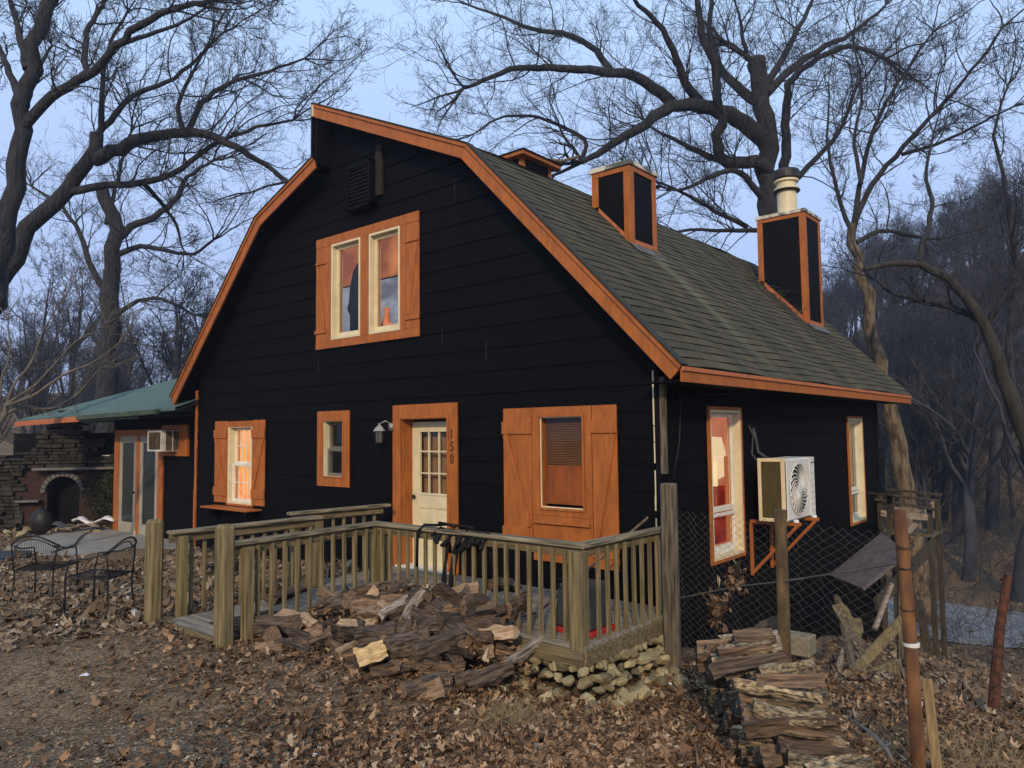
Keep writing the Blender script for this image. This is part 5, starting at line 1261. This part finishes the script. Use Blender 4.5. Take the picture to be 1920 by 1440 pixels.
p = at(255, 1150, 2, -.08); mb = MB(); mb.tube([p+np.array([-.12, .02, 0]), p+np.array([-.10, .02, 0]), p+np.array([.06, -.02, 0]), p+np.array([.12, -.03, 0])], [.02, .038, .038, .015], 10); tag(mb.build('plastic_bottle', MT['frost'], smooth=True), 'clear plastic bottle lying at the foot of the left railing post', 'bottle')
mb = MB(); 
for k in range(7):
    a = LG(1600+k*8, 1350+k*7, -.05); b = LG(1660+k*3, 1405+k*4, -.12); mb.tube([a, (a+b)/2+np.array([0, 0, .03]), b], .003, 5); mb.tube([a+np.array([.02*k-.06, .05, 0]), b+np.array([.05-.03*k, .03, .01])], .003, 5)
tag(mb.build('wire_rack', MT['tin']), 'bright bent wire rack lying beside the near end of the wood stack', 'rack')
mb = MB(); mb.tube([LG(x, y, .02) for x, y in ((1560, 1240), (1572, 1262), (1592, 1275), (1630, 1275), (1640, 1262))], .006, 5); tag(mb.build('cable', MT['hose'], smooth=True), 'black cable looped over the right side of the wood stack', 'cable')

# ------------------------------------------------------------------ leaf litter
def leaves(name, X, Y, Z, size, m, label, cat, kind='stuff', curl=.6, seed=1, normal_jit=.5, parent=None):
    g_ = np.random.default_rng(seed); n = len(X)
    T = np.array([(-1, 0), (-.55, .16), (-.35, .42), (-.1, .16), (.15, .5), (.35, .18), (.7, .34), (1, 0), (.7, -.30), (.35, -.16), (.15, -.48), (-.1, -.16), (-.35, -.40), (-.55, -.14)])
    k = len(T); s = (size*(.55+.75*g_.random(n)))[:, None]
    u = T[None, :, 0]*s*(.75+.5*g_.random((n, k))**2); v = T[None, :, 1]*s*(.7+.6*g_.random(n))[:, None]*(.6+.8*g_.random((n, k)))
    c = (curl*g_.normal(size=n))[:, None]; h = c*(u**2)/s*.8+(curl*g_.normal(size=n))[:, None]*(v**2)/s*2.2
    a = g_.random(n)*2*pi; tx = g_.normal(size=n)*normal_jit; ty = g_.normal(size=n)*normal_jit
    h = h+u*tx[:, None]*.6+v*ty[:, None]*.6
    x = X[:, None]+u*np.cos(a)[:, None]-v*np.sin(a)[:, None]; y = Y[:, None]+u*np.sin(a)[:, None]+v*np.cos(a)[:, None]
    z = Z[:, None]+h
    V = np.stack([x, y, z], -1).reshape(-1, 3)
    b = np.arange(n)[:, None]*k
    # quads/tri strip across the leaf: pair top and bottom outline points
    Q = [(0, 13, 1, 1)]
    pairs = [(1, 13), (2, 12), (3, 11), (4, 10), (5, 9), (6, 8)]
    q = np.concatenate([np.stack([b[:, 0]+pairs[i][0], b[:, 0]+pairs[i][1], b[:, 0]+pairs[i+1][1], b[:, 0]+pairs[i+1][0]], -1) for i in range(5)])
    off = np.array(parent.location) if parent else np.zeros(3)
    o = np_mesh(name, V-off, q, m, parent, smooth=False)
    if kind: o['kind'] = kind
    if label and not parent: o['label'] = label; o['category'] = cat
    return o
def scatter(n, cond, seed, spread):
    g_ = np.random.default_rng(seed)
    # denser near the viewer: sample in polar form around the viewer
    th = YAW+g_.uniform(R(-40), R(40), n); r = 1.2+spread*g_.random(n)**1.1
    X = CAMP[0]-np.sin(th)*r; Y = CAMP[1]+np.cos(th)*r
    k = cond(X, Y, g_.random(n)); return X[k], Y[k]
def outside(X, Y): 
    inside_house = (X > -15.5) & (X < 0) & (Y > -.05)
    deck_ = ((X > -4.35) & (X < .2) & (Y > -1.8)) | ((X > -3.95) & (X < -2.72) & (Y > -3.65))
    pat = (X > -15.9) & (X < -10.3) & (Y > -1.9)
    return ~(inside_house | deck_ | pat)
def dens(X, Y, u):
    # thick drifts along the house, heap and right-hand side; thin, trodden layer on the left foreground
    thick = 1/(1+np.exp(-(X*.9+Y*.55+2.9+.6*np.sin(X*2.1)+.5*np.sin(Y*2.7))*2.0))
    thick = np.maximum(thick, 1/(1+np.exp(-(Y+3.3-.06*X+.3*np.sin(X*1.7))*3)))
    return thick
def cA(X, Y, u): return outside(X, Y) & (u < .025+.975*dens(X, Y, u))
X, Y = scatter(92000, cA, 1, 9.5); g0 = np.random.default_rng(4)
leaves('leaf_litter', X, Y, ngz(X, Y)+.004+g0.random(len(X))*.035, .046, MT['leaf'], 'thick drift of dry brown oak leaves over the yard', 'leaves', seed=2)
X, Y = scatter(70000, lambda X, Y, u: outside(X, Y) & (u < 1-.6*dens(X, Y, u)), 3, 9.5)
leaves('leaf_fragments', X, Y, ngz(X, Y)+.004+g0.random(len(X))*.006, .021, MT['leaf_dull'], 'thin trodden layer of leaf bits on the bare ground', 'leaves', seed=5, curl=.25, normal_jit=.14)
X, Y = scatter(60000, lambda X, Y, u: outside(X, Y) & (np.hypot(X-4, Y+7.3) > 8.5), 6, 34)
leaves('far_leaf_litter', X, Y, ngz(X, Y)+.01+g0.random(len(X))*.03, .09, MT['leaf_dull'], 'dull leaf cover on the far ground', 'leaves', seed=8)
# leaves on and between the logs
g1 = np.random.default_rng(12); X = g1.uniform(-2.55, -.1, 1500); Y = g1.uniform(-3.4, -1.95, 1500); Z = np.array([heap(a, b) for a, b in zip(X, Y)])+g1.uniform(-.08, .05, 1500)
leaves('leaves_on_heap', X, Y, Z, .045, MT['leaf'], 'dry leaves caught between the heaped logs', 'leaves', seed=9)
X = g1.uniform(-4.3, .15, 420); Y = g1.uniform(-1.75, -.1, 420); k = g1.random(420) < .5+.5*(Y > -.5); X = X[k]; Y = Y[k]
leaves('leaves_on_deck', X, Y, np.full(len(X), .008), .035, MT['leaf_dull'], 'a few leaves scattered on the porch deck', 'leaves', seed=10, normal_jit=.15)
def clump(px, py, s, n, D, lbl, seed):
    c = dep(px, py, D); g_ = np.random.default_rng(seed); P = g_.normal(size=(n, 3))*s; P[:, 2] = P[:, 2]*1.5
    o = leaves('leaf_clump', c[0]+P[:, 0], c[1]+P[:, 1], c[2]+P[:, 2], .045, MT['leaf'], lbl, 'leaves', kind='stuff', seed=seed, normal_jit=1.1, curl=.9)
clump(1380, 1085, .05, 80, 7.2, 'clump of dry leaves caught high in the wire fence', 21); clump(1345, 1140, .055, 90, 7.35, 'lower clump of dry leaves caught in the wire fence', 22)
# dry grass tufts
def grass(name, cx, cy, rad, n, h, seed, label):
    g_ = np.random.default_rng(seed); X = cx+g_.normal(size=n)*rad; Y = cy+g_.normal(size=n)*rad; a = g_.random(n)*2*pi
    K = 4; P = np.zeros((n, K, 3)); L = h*(.5+g_.random(n)); lean = .4+1.1*g_.random(n)
    for k in range(K):
        t = k/(K-1); P[:, k, 0] = X+np.cos(a)*L*lean*t**1.5*.8; P[:, k, 1] = Y+np.sin(a)*L*lean*t**1.5*.8; P[:, k, 2] = ngz(X, Y)+L*t*(1-.3*t*lean)
    Rr = np.tile(np.array([.0018, .0016, .0012, .0004]), (n, 1)); V, F = tubes_np(P, Rr)
    tag(np_mesh(name, V, F, MT['straw']), label, 'grass', kind='stuff')
grass('dry_grass', .15, -2.75, .16, 420, .13, 3, 'tuft of dry yellow grass below the deck corner')
grass('dry_grass', 3.2, -1.2, .5, 900, .16, 4, 'dry grass stems beyond the rusty pipe post')
grass('dry_grass', 1.6, -3.6, .5, 500, .07, 5, 'sparse short grass before the wood stack')
grass('dry_grass', -1.5, -4.6, .8, 700, .035, 6, 'thin low grass in the middle of the yard')

# ------------------------------------------------------------------ TREES
X, Y = scatter(900, lambda X, Y, u: outside(X, Y), 44, 8); g_ = np.random.default_rng(3); n = len(X); a = g_.random(n)*2*pi; L = g_.uniform(.05, .32, n); P = np.zeros((n, 5, 3))
for k in range(5): P[:, k, 0] = X+np.cos(a+.25*k*(g_.random(n)-.5))*L*k/4; P[:, k, 1] = Y+np.sin(a)*L*k/4; P[:, k, 2] = ngz(P[:, k, 0], P[:, k, 1])+.018+.012*g_.random(n)
V, F = tubes_np(P, np.tile(np.array([.0035, .0035, .003, .0025, .0015]), (n, 1))); tag(np_mesh('fallen_twigs', V, F, MT['oldwood']), 'small fallen twigs strewn over the yard', 'twigs', kind='stuff')
def norm(v): return v/(np.linalg.norm(v, axis=-1, keepdims=True)+1e-9)
def grow(S, D, L, Rd, K, wig, trop, g_, tip=.25):
    N = len(S); P = np.zeros((N, K+1, 3)); P[:, 0] = S; d = norm(D)
    for k in range(K):
        d = norm(d+g_.normal(size=(N, 3))*wig+np.array([0, 0, trop])); P[:, k+1] = P[:, k]+d*(L/K)[:, None]
    t = np.linspace(0, 1, K+1); Rr = Rd[:, None]*(1-(1-tip)*t[None, :])
    return P, Rr
def kids(P, Rr, num, g_, lf, rf, ang=(.5, 1.1), tmin=.2, lenp=None, up=.15):
    """children of every polyline: num each, at random heights, leaving at an angle"""
    N, M, _ = P.shape; L = np.linalg.norm(np.diff(P, axis=1), axis=-1).sum(1)
    i = np.repeat(np.arange(N), num); t = tmin+(1-tmin)*g_.random(len(i)); s = t*(M-1); k = np.minimum(s.astype(int), M-2); f = (s-k)[:, None]
    S = P[i, k]*(1-f)+P[i, k+1]*f; T = norm(P[i, k+1]-P[i, k]); rr_ = Rr[i, k]*(1-f[:, 0])+Rr[i, k+1]*f[:, 0]
    q = norm(np.cross(T, g_.normal(size=T.shape))); a = g_.uniform(*ang, len(i))[:, None]
    D = T*np.cos(a)+q*np.sin(a)+np.array([0, 0, up])
    return S, D, L[i]*lf*(.55+.8*g_.random(len(i)))*(1.15-.55*t), np.maximum(rr_*rf, .0035)
def twig_levels(P, Rr, spec, g_):
    out = []
    for (num, lf, rf, K, wig, trop, sides) in spec:
        S, D, L, Rd = kids(P, Rr, num, g_, lf, rf); P, Rr = grow(S, D, L, Rd, K, wig, trop, g_); out.append((P, Rr, sides))
    return out
def resample(pts, m=14):
    pts = np.array(pts, float); d = np.r_[0, np.cumsum(np.linalg.norm(np.diff(pts, axis=0), axis=1))]
    t = np.linspace(0, d[-1], m); q = np.stack([np.interp(t, d, pts[:, k]) for k in range(3)], -1)
    for _ in range(1): q[1:-1] = .5*q[1:-1]+.25*(q[:-2]+q[2:])
    return q
def assemble(parts):
    Vs = []; Fs = []; o = 0
    for P, Rr, n in parts:
        V, F = tubes_np(P, Rr, n); Vs.append(V); Fs.append(F+o); o += len(V)
    return np.concatenate(Vs), np.concatenate(Fs)
def traced_tree(name, label, cat, D, limbs, trunk_mat, twig_mat, spec, seed, minr=.006, group=None, dens_len=.55, first=1.3):
    """limbs: (start px width, end px width, depth shift at the end, [(px,py),...]); the first one is the trunk"""
    g_ = np.random.default_rng(seed); TR = []; parts = []
    base = dep(*limbs[0][3][0], D); root = empty(name, tuple(base), label, cat, group)
    for (w0, w1, dz, pts) in limbs:
        m = max(10, len(pts)*3); n = len(pts)
        q = resample([dep(px, py, D+dz*i/(n-1)) for i, (px, py) in enumerate(pts)], m)
        q[1:-1] += g_.normal(size=(m-2, 3))*w1/FPX*D*.25
        r = np.linspace(w0, w1, m)*.5/FPX*D; TR.append((q, r))
    V, F = assemble([(TR[0][0][None], TR[0][1][None], 12)]); np_mesh('trunk', V-base, F, trunk_mat, root)
    for q, r in TR[1:]: V, F = assemble([(q[None], r[None], 8)]); np_mesh('limb', V-base, F, MT['tree_dark'] if trunk_mat is not MT['tree_dark'] and cat == 'tree' and 'pale' not in label else trunk_mat, root)
    crown = []
    for li, (q, r) in enumerate(TR):
        L = np.linalg.norm(np.diff(q, axis=0), axis=1).sum()
        n1 = max(3, int(L/dens_len*1.1)) if li else max(2, int(L/dens_len*.15))
        S, Dr, Ln, Rd = kids(q[None], r[None], n1, g_, 1, .45, (.5, 1.2), tmin=.12 if li else .55)
        Ln = first*(.5+.9*g_.random(len(S)))*np.clip(L/4, .5, 1.2); Rd = np.clip(Rd, .008, .024)
        P1, R1 = grow(S, Dr, Ln*1.4, Rd, 8, .16, .035, g_); crown.append((P1, R1, 5))
        crown += twig_levels(P1, R1, spec, g_)
        if li == 0: continue
        # the limb's own end keeps dividing
        S = np.repeat(q[-1:], 4, 0); Dr = np.repeat(norm(q[-1:]-q[-3:-2]), 4, 0)+g_.normal(size=(4, 3))*.45
        P1, R1 = grow(S, Dr, first*(1+g_.random(4)), np.full(4, max(r[-1]*.8, .012)), 8, .14, .02, g_); crown.append((P1, R1, 5)); crown += twig_levels(P1, R1, spec, g_)
    crown = [(P, np.maximum(Rr, minr*.55 if s < 4 else minr), s) for P, Rr, s in crown]
    V, F = assemble(crown); np_mesh('crown', V-base, F, twig_mat, root)
    return root
SP = [(6, .58, .6, 6, .20, .03, 4), (5, .55, .6, 5, .22, .02, 3), (4, .55, .65, 3, .22, .02, 3)]
SP2 = [(7, .55, .6, 6, .20, .03, 4), (6, .5, .6, 5, .22, .02, 3), (5, .5, .65, 3, .2, .02, 3)]
traced_tree('bare_oak_tree', 'great bare oak behind the house with a long limb arching left over the roof', 'tree', 25, [
    (58, 30, 0, [(1470, 900), (1462, 560), (1452, 400), (1446, 300), (1438, 220), (1428, 150), (1420, 110)]),
    (34, 9, -3, [(1440, 275), (1415, 245), (1360, 210), (1310, 192), (1260, 198), (1210, 228), (1170, 258), (1130, 282), (1092, 303)]),
    (22, 6, -3, [(1262, 197), (1230, 168), (1180, 140), (1120, 132), (1060, 128), (990, 126), (930, 140), (870, 165)]),
    (14, 4, 2, [(1150, 138), (1120, 95), (1060, 60), (1000, 58), (940, 30), (880, 10)]),
    (18, 5, -2, [(1312, 190), (1280, 150), (1262, 90), (1235, 45), (1195, 5), (1170, -30)]),
    (26, 10, -2, [(1445, 318), (1410, 300), (1365, 312), (1348, 290), (1352, 220), (1340, 130), (1318, 60), (1305, -20)]),
    (14, 4, 2, [(1365, 305), (1320, 290), (1285, 272), (1240, 250), (1215, 235)]),
    (20, 8, 2, [(1425, 195), (1385, 165), (1345, 130), (1330, 60), (1335, -20)]),
    (16, 5, 3, [(1430, 170), (1460, 120), (1490, 70), (1520, 10), (1535, -40)]),
    (17, 5, 2, [(1438, 175), (1470, 140), (1540, 90), (1600, 60), (1660, 10)]),
    (20, 6, -1, [(1470, 330), (1478, 270), (1470, 220), (1480, 150), (1530, 110), (1600, 80), (1660, 110)]),
    (12, 4, 1, [(1470, 360), (1530, 300), (1580, 240), (1600, 170), (1640, 120)]),
    (14, 4, -2, [(1440, 395), (1410, 345), (1385, 320), (1340, 325), (1280, 360), (1240, 350)]),
    (12, 4, -1, [(1500, 430), (1400, 432), (1300, 430), (1250, 435)]),
    (10, 4, -2, [(1400, 425), (1340, 395), (1290, 365), (1230, 340)]),
    (10, 3, 1, [(1090, 300), (1105, 265), (1060, 240), (1000, 215), (930, 220), (890, 250)]),
    (13, 12, 0, [(1422, 150), (1408, 118), (1400, 104)]),
    ], MT['tree_dark'], MT['twig_dark'], SP, 5, dens_len=.50, first=1.5)
traced_tree('bare_tree', 'slender tree with lower trunk painted as warmly lit rising behind the far house corner', 'tree', 20, [
    (44, 16, 0, [(1755, 1260), (1722, 1080), (1705, 960), (1690, 860), (1665, 740), (1640, 640), (1618, 540), (1602, 450), (1598, 420)]),
    (11, 4, 1, [(1600, 425), (1610, 360), (1630, 260), (1660, 190), (1700, 130), (1750, 60)]),
    (12, 4, -1, [(1600, 430), (1630, 350), (1680, 290), (1740, 225), (1790, 170), (1840, 110), (1880, 50)]),
    (9, 3, 1, [(1596, 430), (1575, 380), (1560, 320), (1550, 260), (1555, 180)]),
    (8, 3, 1, [(1615, 345), (1600, 270), (1620, 170), (1600, 80)]),
    (9, 3, 1, [(1605, 455), (1650, 430), (1700, 440), (1760, 450), (1830, 430)]),
    (8, 3, -1, [(1690, 290), (1760, 270), (1840, 230), (1900, 200)]),
    ], MT['tree_lit'], MT['twig_dark'], SP, 9, dens_len=.6, first=1.2)
traced_tree('bare_tree', 'leaning bare tree at the right edge whose arched limb reaches left', 'tree', 17, [
    (38, 9, 0, [(1990, 1010), (1935, 860), (1890, 740), (1850, 610), (1810, 560), (1770, 515), (1720, 492), (1660, 492), (1620, 505)]),
    (18, 5, 1, [(1855, 620), (1830, 590), (1790, 580), (1730, 560), (1680, 555), (1640, 525)]),
    (14, 4, 1, [(1900, 760), (1890, 640), (1905, 500), (1890, 380), (1860, 250), (1890, 160)]),
    (12, 4, 1, [(1720, 490), (1740, 430), (1750, 380), (1735, 330), (1750, 250)]),
    (12, 3, -1, [(1850, 610), (1880, 560), (1930, 500), (1960, 400)]),
    ], mat('bark_mossy', (.042, .038, .031), .95, .3, 3, (3, 3, .6), 1, 6, .03, col2=(.024, .021, .018)), MT['twig_dark'], SP, 13, dens_len=.6, first=1.0)
traced_tree('bare_tree', 'bare tree behind the wing whose limb bows right across the sky', 'tree', 20, [
    (48, 23, 0, [(-40, 900), (-25, 640), (0, 520), (50, 430), (110, 375), (160, 330), (178, 290), (182, 250)]),
    (26, 6, -2, [(178, 300), (235, 272), (295, 255), (350, 248), (400, 256), (450, 278), (500, 310), (540, 340)]),
    (13, 4, 1, [(182, 255), (215, 215), (255, 172), (310, 160), (370, 110), (420, 60)]),
    (12, 4, 1, [(352, 248), (370, 200), (410, 165), (450, 148), (520, 130), (570, 110)]),
    (16, 4, -1, [(130, 360), (200, 346), (270, 345), (330, 325), (400, 270), (470, 240), (550, 225)]),
    (10, 3, 1, [(270, 345), (300, 375), (330, 420), (345, 470)]),
    (11, 3, 1, [(345, 250), (330, 200), (370, 120), (400, 60)]),
    (12, 4, 0, [(190, 240), (190, 160), (200, 90), (240, 20)]),
    ], MT['tree_dark'], MT['twig_dark'], SP, 17, dens_len=.5, first=1.35)
traced_tree('bare_tree', 'tall forked bare tree at the far left edge of the picture', 'tree', 16, [
    (44, 22, 0, [(-60, 800), (-20, 560), (18, 400), (35, 300), (42, 220), (55, 120), (85, 20), (110, -60)]),
    (20, 8, -1, [(42, 240), (90, 185), (140, 155), (180, 130), (215, 90), (260, 45), (330, 15), (420, -10)]),
    (13, 6, 1, [(165, 140), (158, 90), (165, 50), (195, 5), (215, -40)]),
    (15, 5, 1, [(35, 180), (15, 130), (0, 90), (-30, 30)]),
    (12, 4, 1, [(50, 200), (60, 150), (88, 100), (98, 85)]),
    (10, 4, 1, [(220, 85), (290, 62), (350, 40), (400, 5)]),
    (14, 6, 1, [(50, 130), (35, 60), (20, 0), (10, -40)]),
    ], MT['tree_dark'], MT['twig_dark'], SP, 21, dens_len=.5, first=1.1)
traced_tree('bare_tree', 'thick straight bare tree standing behind the green wing roof', 'tree', 26, [
    (46, 22, 0, [(195, 960), (203, 760), (205, 620), (207, 520), (210, 450), (200, 400), (190, 350)]),
    (17, 5, 1, [(210, 455), (245, 425), (290, 408), (330, 372), (345, 335), (400, 300)]),
    (14, 4, 1, [(207, 560), (170, 500), (150, 430), (110, 380), (60, 350)]),
    (12, 4, -1, [(208, 480), (260, 460), (310, 470), (360, 480), (400, 450)]),
    (10, 4, -1, [(205, 600), (260, 560), (310, 560), (360, 590)]),
    (10, 4, 1, [(200, 420), (215, 360), (230, 300), (250, 240)]),
    ], MT['tree_dark'], MT['twig_dark'], SP, 25, dens_len=.6, first=1.5)
traced_tree('bare_shrub_tree', 'small pale many-stemmed tree in front of the stone fireplace', 'tree', 13.5, [
    (14, 7, 0, [(-30, 960), (-15, 860), (0, 790), (10, 760)]),
    (7, 2, -.5, [(10, 760), (60, 745), (120, 700), (180, 680), (225, 640)]),
    (7, 2, .5, [(5, 780), (40, 760), (90, 770), (140, 745), (190, 690)]),
    (6, 2, .5, [(0, 790), (25, 720), (60, 680), (80, 620), (110, 570)]),
    (6, 2, .5, [(0, 790), (0, 720), (20, 660), (15, 600)]),
    (6, 2, .5, [(10, 760), (70, 720), (140, 640), (200, 610)]),
    ], mat('bark_pale', (.12, .105, .085), .95, .3, 3), mat('twig_pale', (.11, .10, .085), .95, .2, 3, bump=0), [(5, .5, .6, 5, .2, .03, 3), (4, .45, .6, 3, .2, .02, 3)], 29, dens_len=.35, first=.6, minr=.004)

# background trees: a few kinds, copied
def proto(kind, seed):
    g_ = np.random.default_rng(seed); H = 10.0
    S = np.zeros((1, 3)); trunk, tr = grow(S, np.array([[.02, .0, 1.0]]), np.array([H*.82]), np.array([.16 if kind else .20]), 14, .05, .06, g_, tip=.15)
    S, D, L, Rd = kids(trunk, tr, 20, g_, .42, .55, (.45, .95), tmin=.28, up=.30); P1, R1 = grow(S, D, L, Rd, 8, .13, .06, g_)
    parts = [(P1, R1, 4)]+twig_levels(P1, R1, [(8, .5, .5, 5, .18, .05, 3), (6, .45, .55, 4, .2, .03, 3), (4, .45, .6, 2, .2, .02, 3)], g_)
    parts = [(P, np.maximum(Rr, .0050), s) for P, Rr, s in parts]
    V, F = assemble(parts); V0, F0 = assemble([(trunk, tr, 8)])
    V = np.concatenate([V0, V]); F = np.concatenate([F0, F+len(V0)])
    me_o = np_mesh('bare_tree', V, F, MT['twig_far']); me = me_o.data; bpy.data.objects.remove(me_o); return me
PR = [proto(k % 2, 100+k) for k in range(5)]
g2 = np.random.default_rng(77)
def bgt(x, y, s, label, group, wz=1):
    o = bpy.data.objects.new('bare_tree', PR[int(g2.integers(5))]); COL.objects.link(o); o.location = (x, y, gz1(x, y)-.2)
    o.scale = (s*g2.uniform(.85, 1.2), s*g2.uniform(.85, 1.2), s*wz); o.rotation_euler = (g2.normal()*.05, g2.normal()*.05, g2.uniform(0, 6.3))
    tag(o, label, 'tree', group)
for k in range(165):                       # wooded hillside to the right
    y = 21+62*g2.random()**.8; u = g2.random(); px = 1330+u*680; d = ray(px, 800); t = (y-CAMP[1])/d[1]; x = CAMP[0]+d[0]*t
    if px < 1500 and y < 45: continue
    bgt(x, y, g2.uniform(.55, 1.0), 'bare grey tree in the wood covering the hillside to the right', 'bare trees on the hillside')
for k in range(58):                        # wood beyond the wing
    px = -60+g2.random()*640; Dd = 30+50*g2.random()**.9; p = dep(px, 800, Dd); bgt(p[0], p[1], g2.uniform(.55, .95) if px < 400 else g2.uniform(.5, .75), 'bare grey tree in the wood beyond the low wing', 'bare trees beyond the wing')
ORD = ['leftmost', 'second from the left', 'third from the left', 'fourth from the left', 'fifth from the left', 'sixth from the left', 'seventh from the left', 'eighth from the left', 'ninth from the left', 'tenth from the left', 'eleventh from the left', 'rightmost']
T_ = sorted(((60, 30, 1.1), (330, 29, 1.0), (120, 36, 1.3), (430, 34, 1.1), (262, 38, 1.25), (500, 42, 1.1)))
for k, (px, Dd, s) in enumerate(T_):
    p = dep(px, 800, Dd); bgt(p[0], p[1], s, ('rightmost' if k == len(T_)-1 else ORD[k])+' of the taller bare trees rising behind the low wing', 'taller bare trees behind the wing')
T_ = sorted(((1300, 38, .95), (1390, 42, 1.0), (1520, 32, 1.1), (1700, 28, 1.2), (1800, 26, 1.35), (1890, 24, 1.3), (1640, 36, 1.2), (1760, 34, 1.4), (1850, 32, 1.5), (1180, 48, .9), (1440, 36, 1.0)))
for k, (px, Dd, s) in enumerate(T_):
    p = dep(px, 800, Dd); bgt(p[0], p[1], s, ('rightmost' if k == len(T_)-1 else ORD[k])+' of the taller bare trees beyond the road behind the house', 'taller bare trees beyond the road')
# brush: low tangled stems on the slopes
def brush(name, n, pxr, yr, hr_, seed, label, rr0=.006):
    g_ = np.random.default_rng(seed); y = g_.uniform(*yr, n); px = g_.uniform(*pxr, n)
    X = np.zeros(n)
    for i in range(n): d = ray(px[i], 800); X[i] = CAMP[0]+d[0]*(y[i]-CAMP[1])/d[1]
    S = np.stack([X, y, gz(X, y)], -1); D = g_.normal(size=(n, 3))*.6+np.array([0, 0, 1]); L = g_.uniform(*hr_, n)
    P, Rr = grow(S, D, L, np.full(n, rr0*2), 7, .2, -.03, g_); parts = [(P, Rr, 3)]+twig_levels(P, Rr, [(7, .45, .6, 4, .25, -.02, 3), (4, .45, .6, 3, .25, 0, 3)], g_)
    parts = [(P, np.maximum(Rr, rr0*.6), s) for P, Rr, s in parts]; V, F = assemble(parts)
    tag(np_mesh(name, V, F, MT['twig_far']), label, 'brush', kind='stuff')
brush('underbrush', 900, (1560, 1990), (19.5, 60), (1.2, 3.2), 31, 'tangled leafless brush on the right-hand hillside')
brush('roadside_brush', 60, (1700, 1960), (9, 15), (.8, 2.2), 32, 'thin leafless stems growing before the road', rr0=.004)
# twigs caught behind the far chimney
g_ = np.random.default_rng(8); n = 90; yv = g_.uniform(6.9, 7.85, n); xv = -1.9+g_.random(n)*.9-(7.85-yv)*.15; S = np.stack([xv, yv, np.array([roofR(a) for a in xv])+.03], -1)
P, Rr = grow(S, g_.normal(size=(n, 3))*np.array([1, 1, .5])+np.array([0, 0, .15]), g_.uniform(.2, .6, n), np.full(n, .006), 5, .25, -.02, g_)
V, F = tubes_np(P, Rr); tag(np_mesh('twig_pile', V, F, MT['oldwood']), 'heap of fallen twigs caught on the roof against the far chimney', 'twigs', kind='stuff')

# ------------------------------------------------------------------ dusk haze filling the valley
mb = MB(); mb.box(-215, 215, -215, 215, -8, 48)
HZ = bpy.data.materials.new('haze'); HZ.use_nodes = True; n_ = HZ.node_tree; n_.nodes.remove(n_.nodes['Principled BSDF'])
pv = n_.nodes.new('ShaderNodeVolumePrincipled'); pv.inputs['Color'].default_value = (.70, .75, .88, 1); pv.inputs['Density'].default_value = .0013; pv.inputs['Anisotropy'].default_value = .45
n_.links.new(pv.outputs[0], n_.nodes['Material Output'].inputs['Volume'])
tag(mb.build('haze', HZ), 'thin bluish dusk haze over the valley', 'haze', kind='stuff')
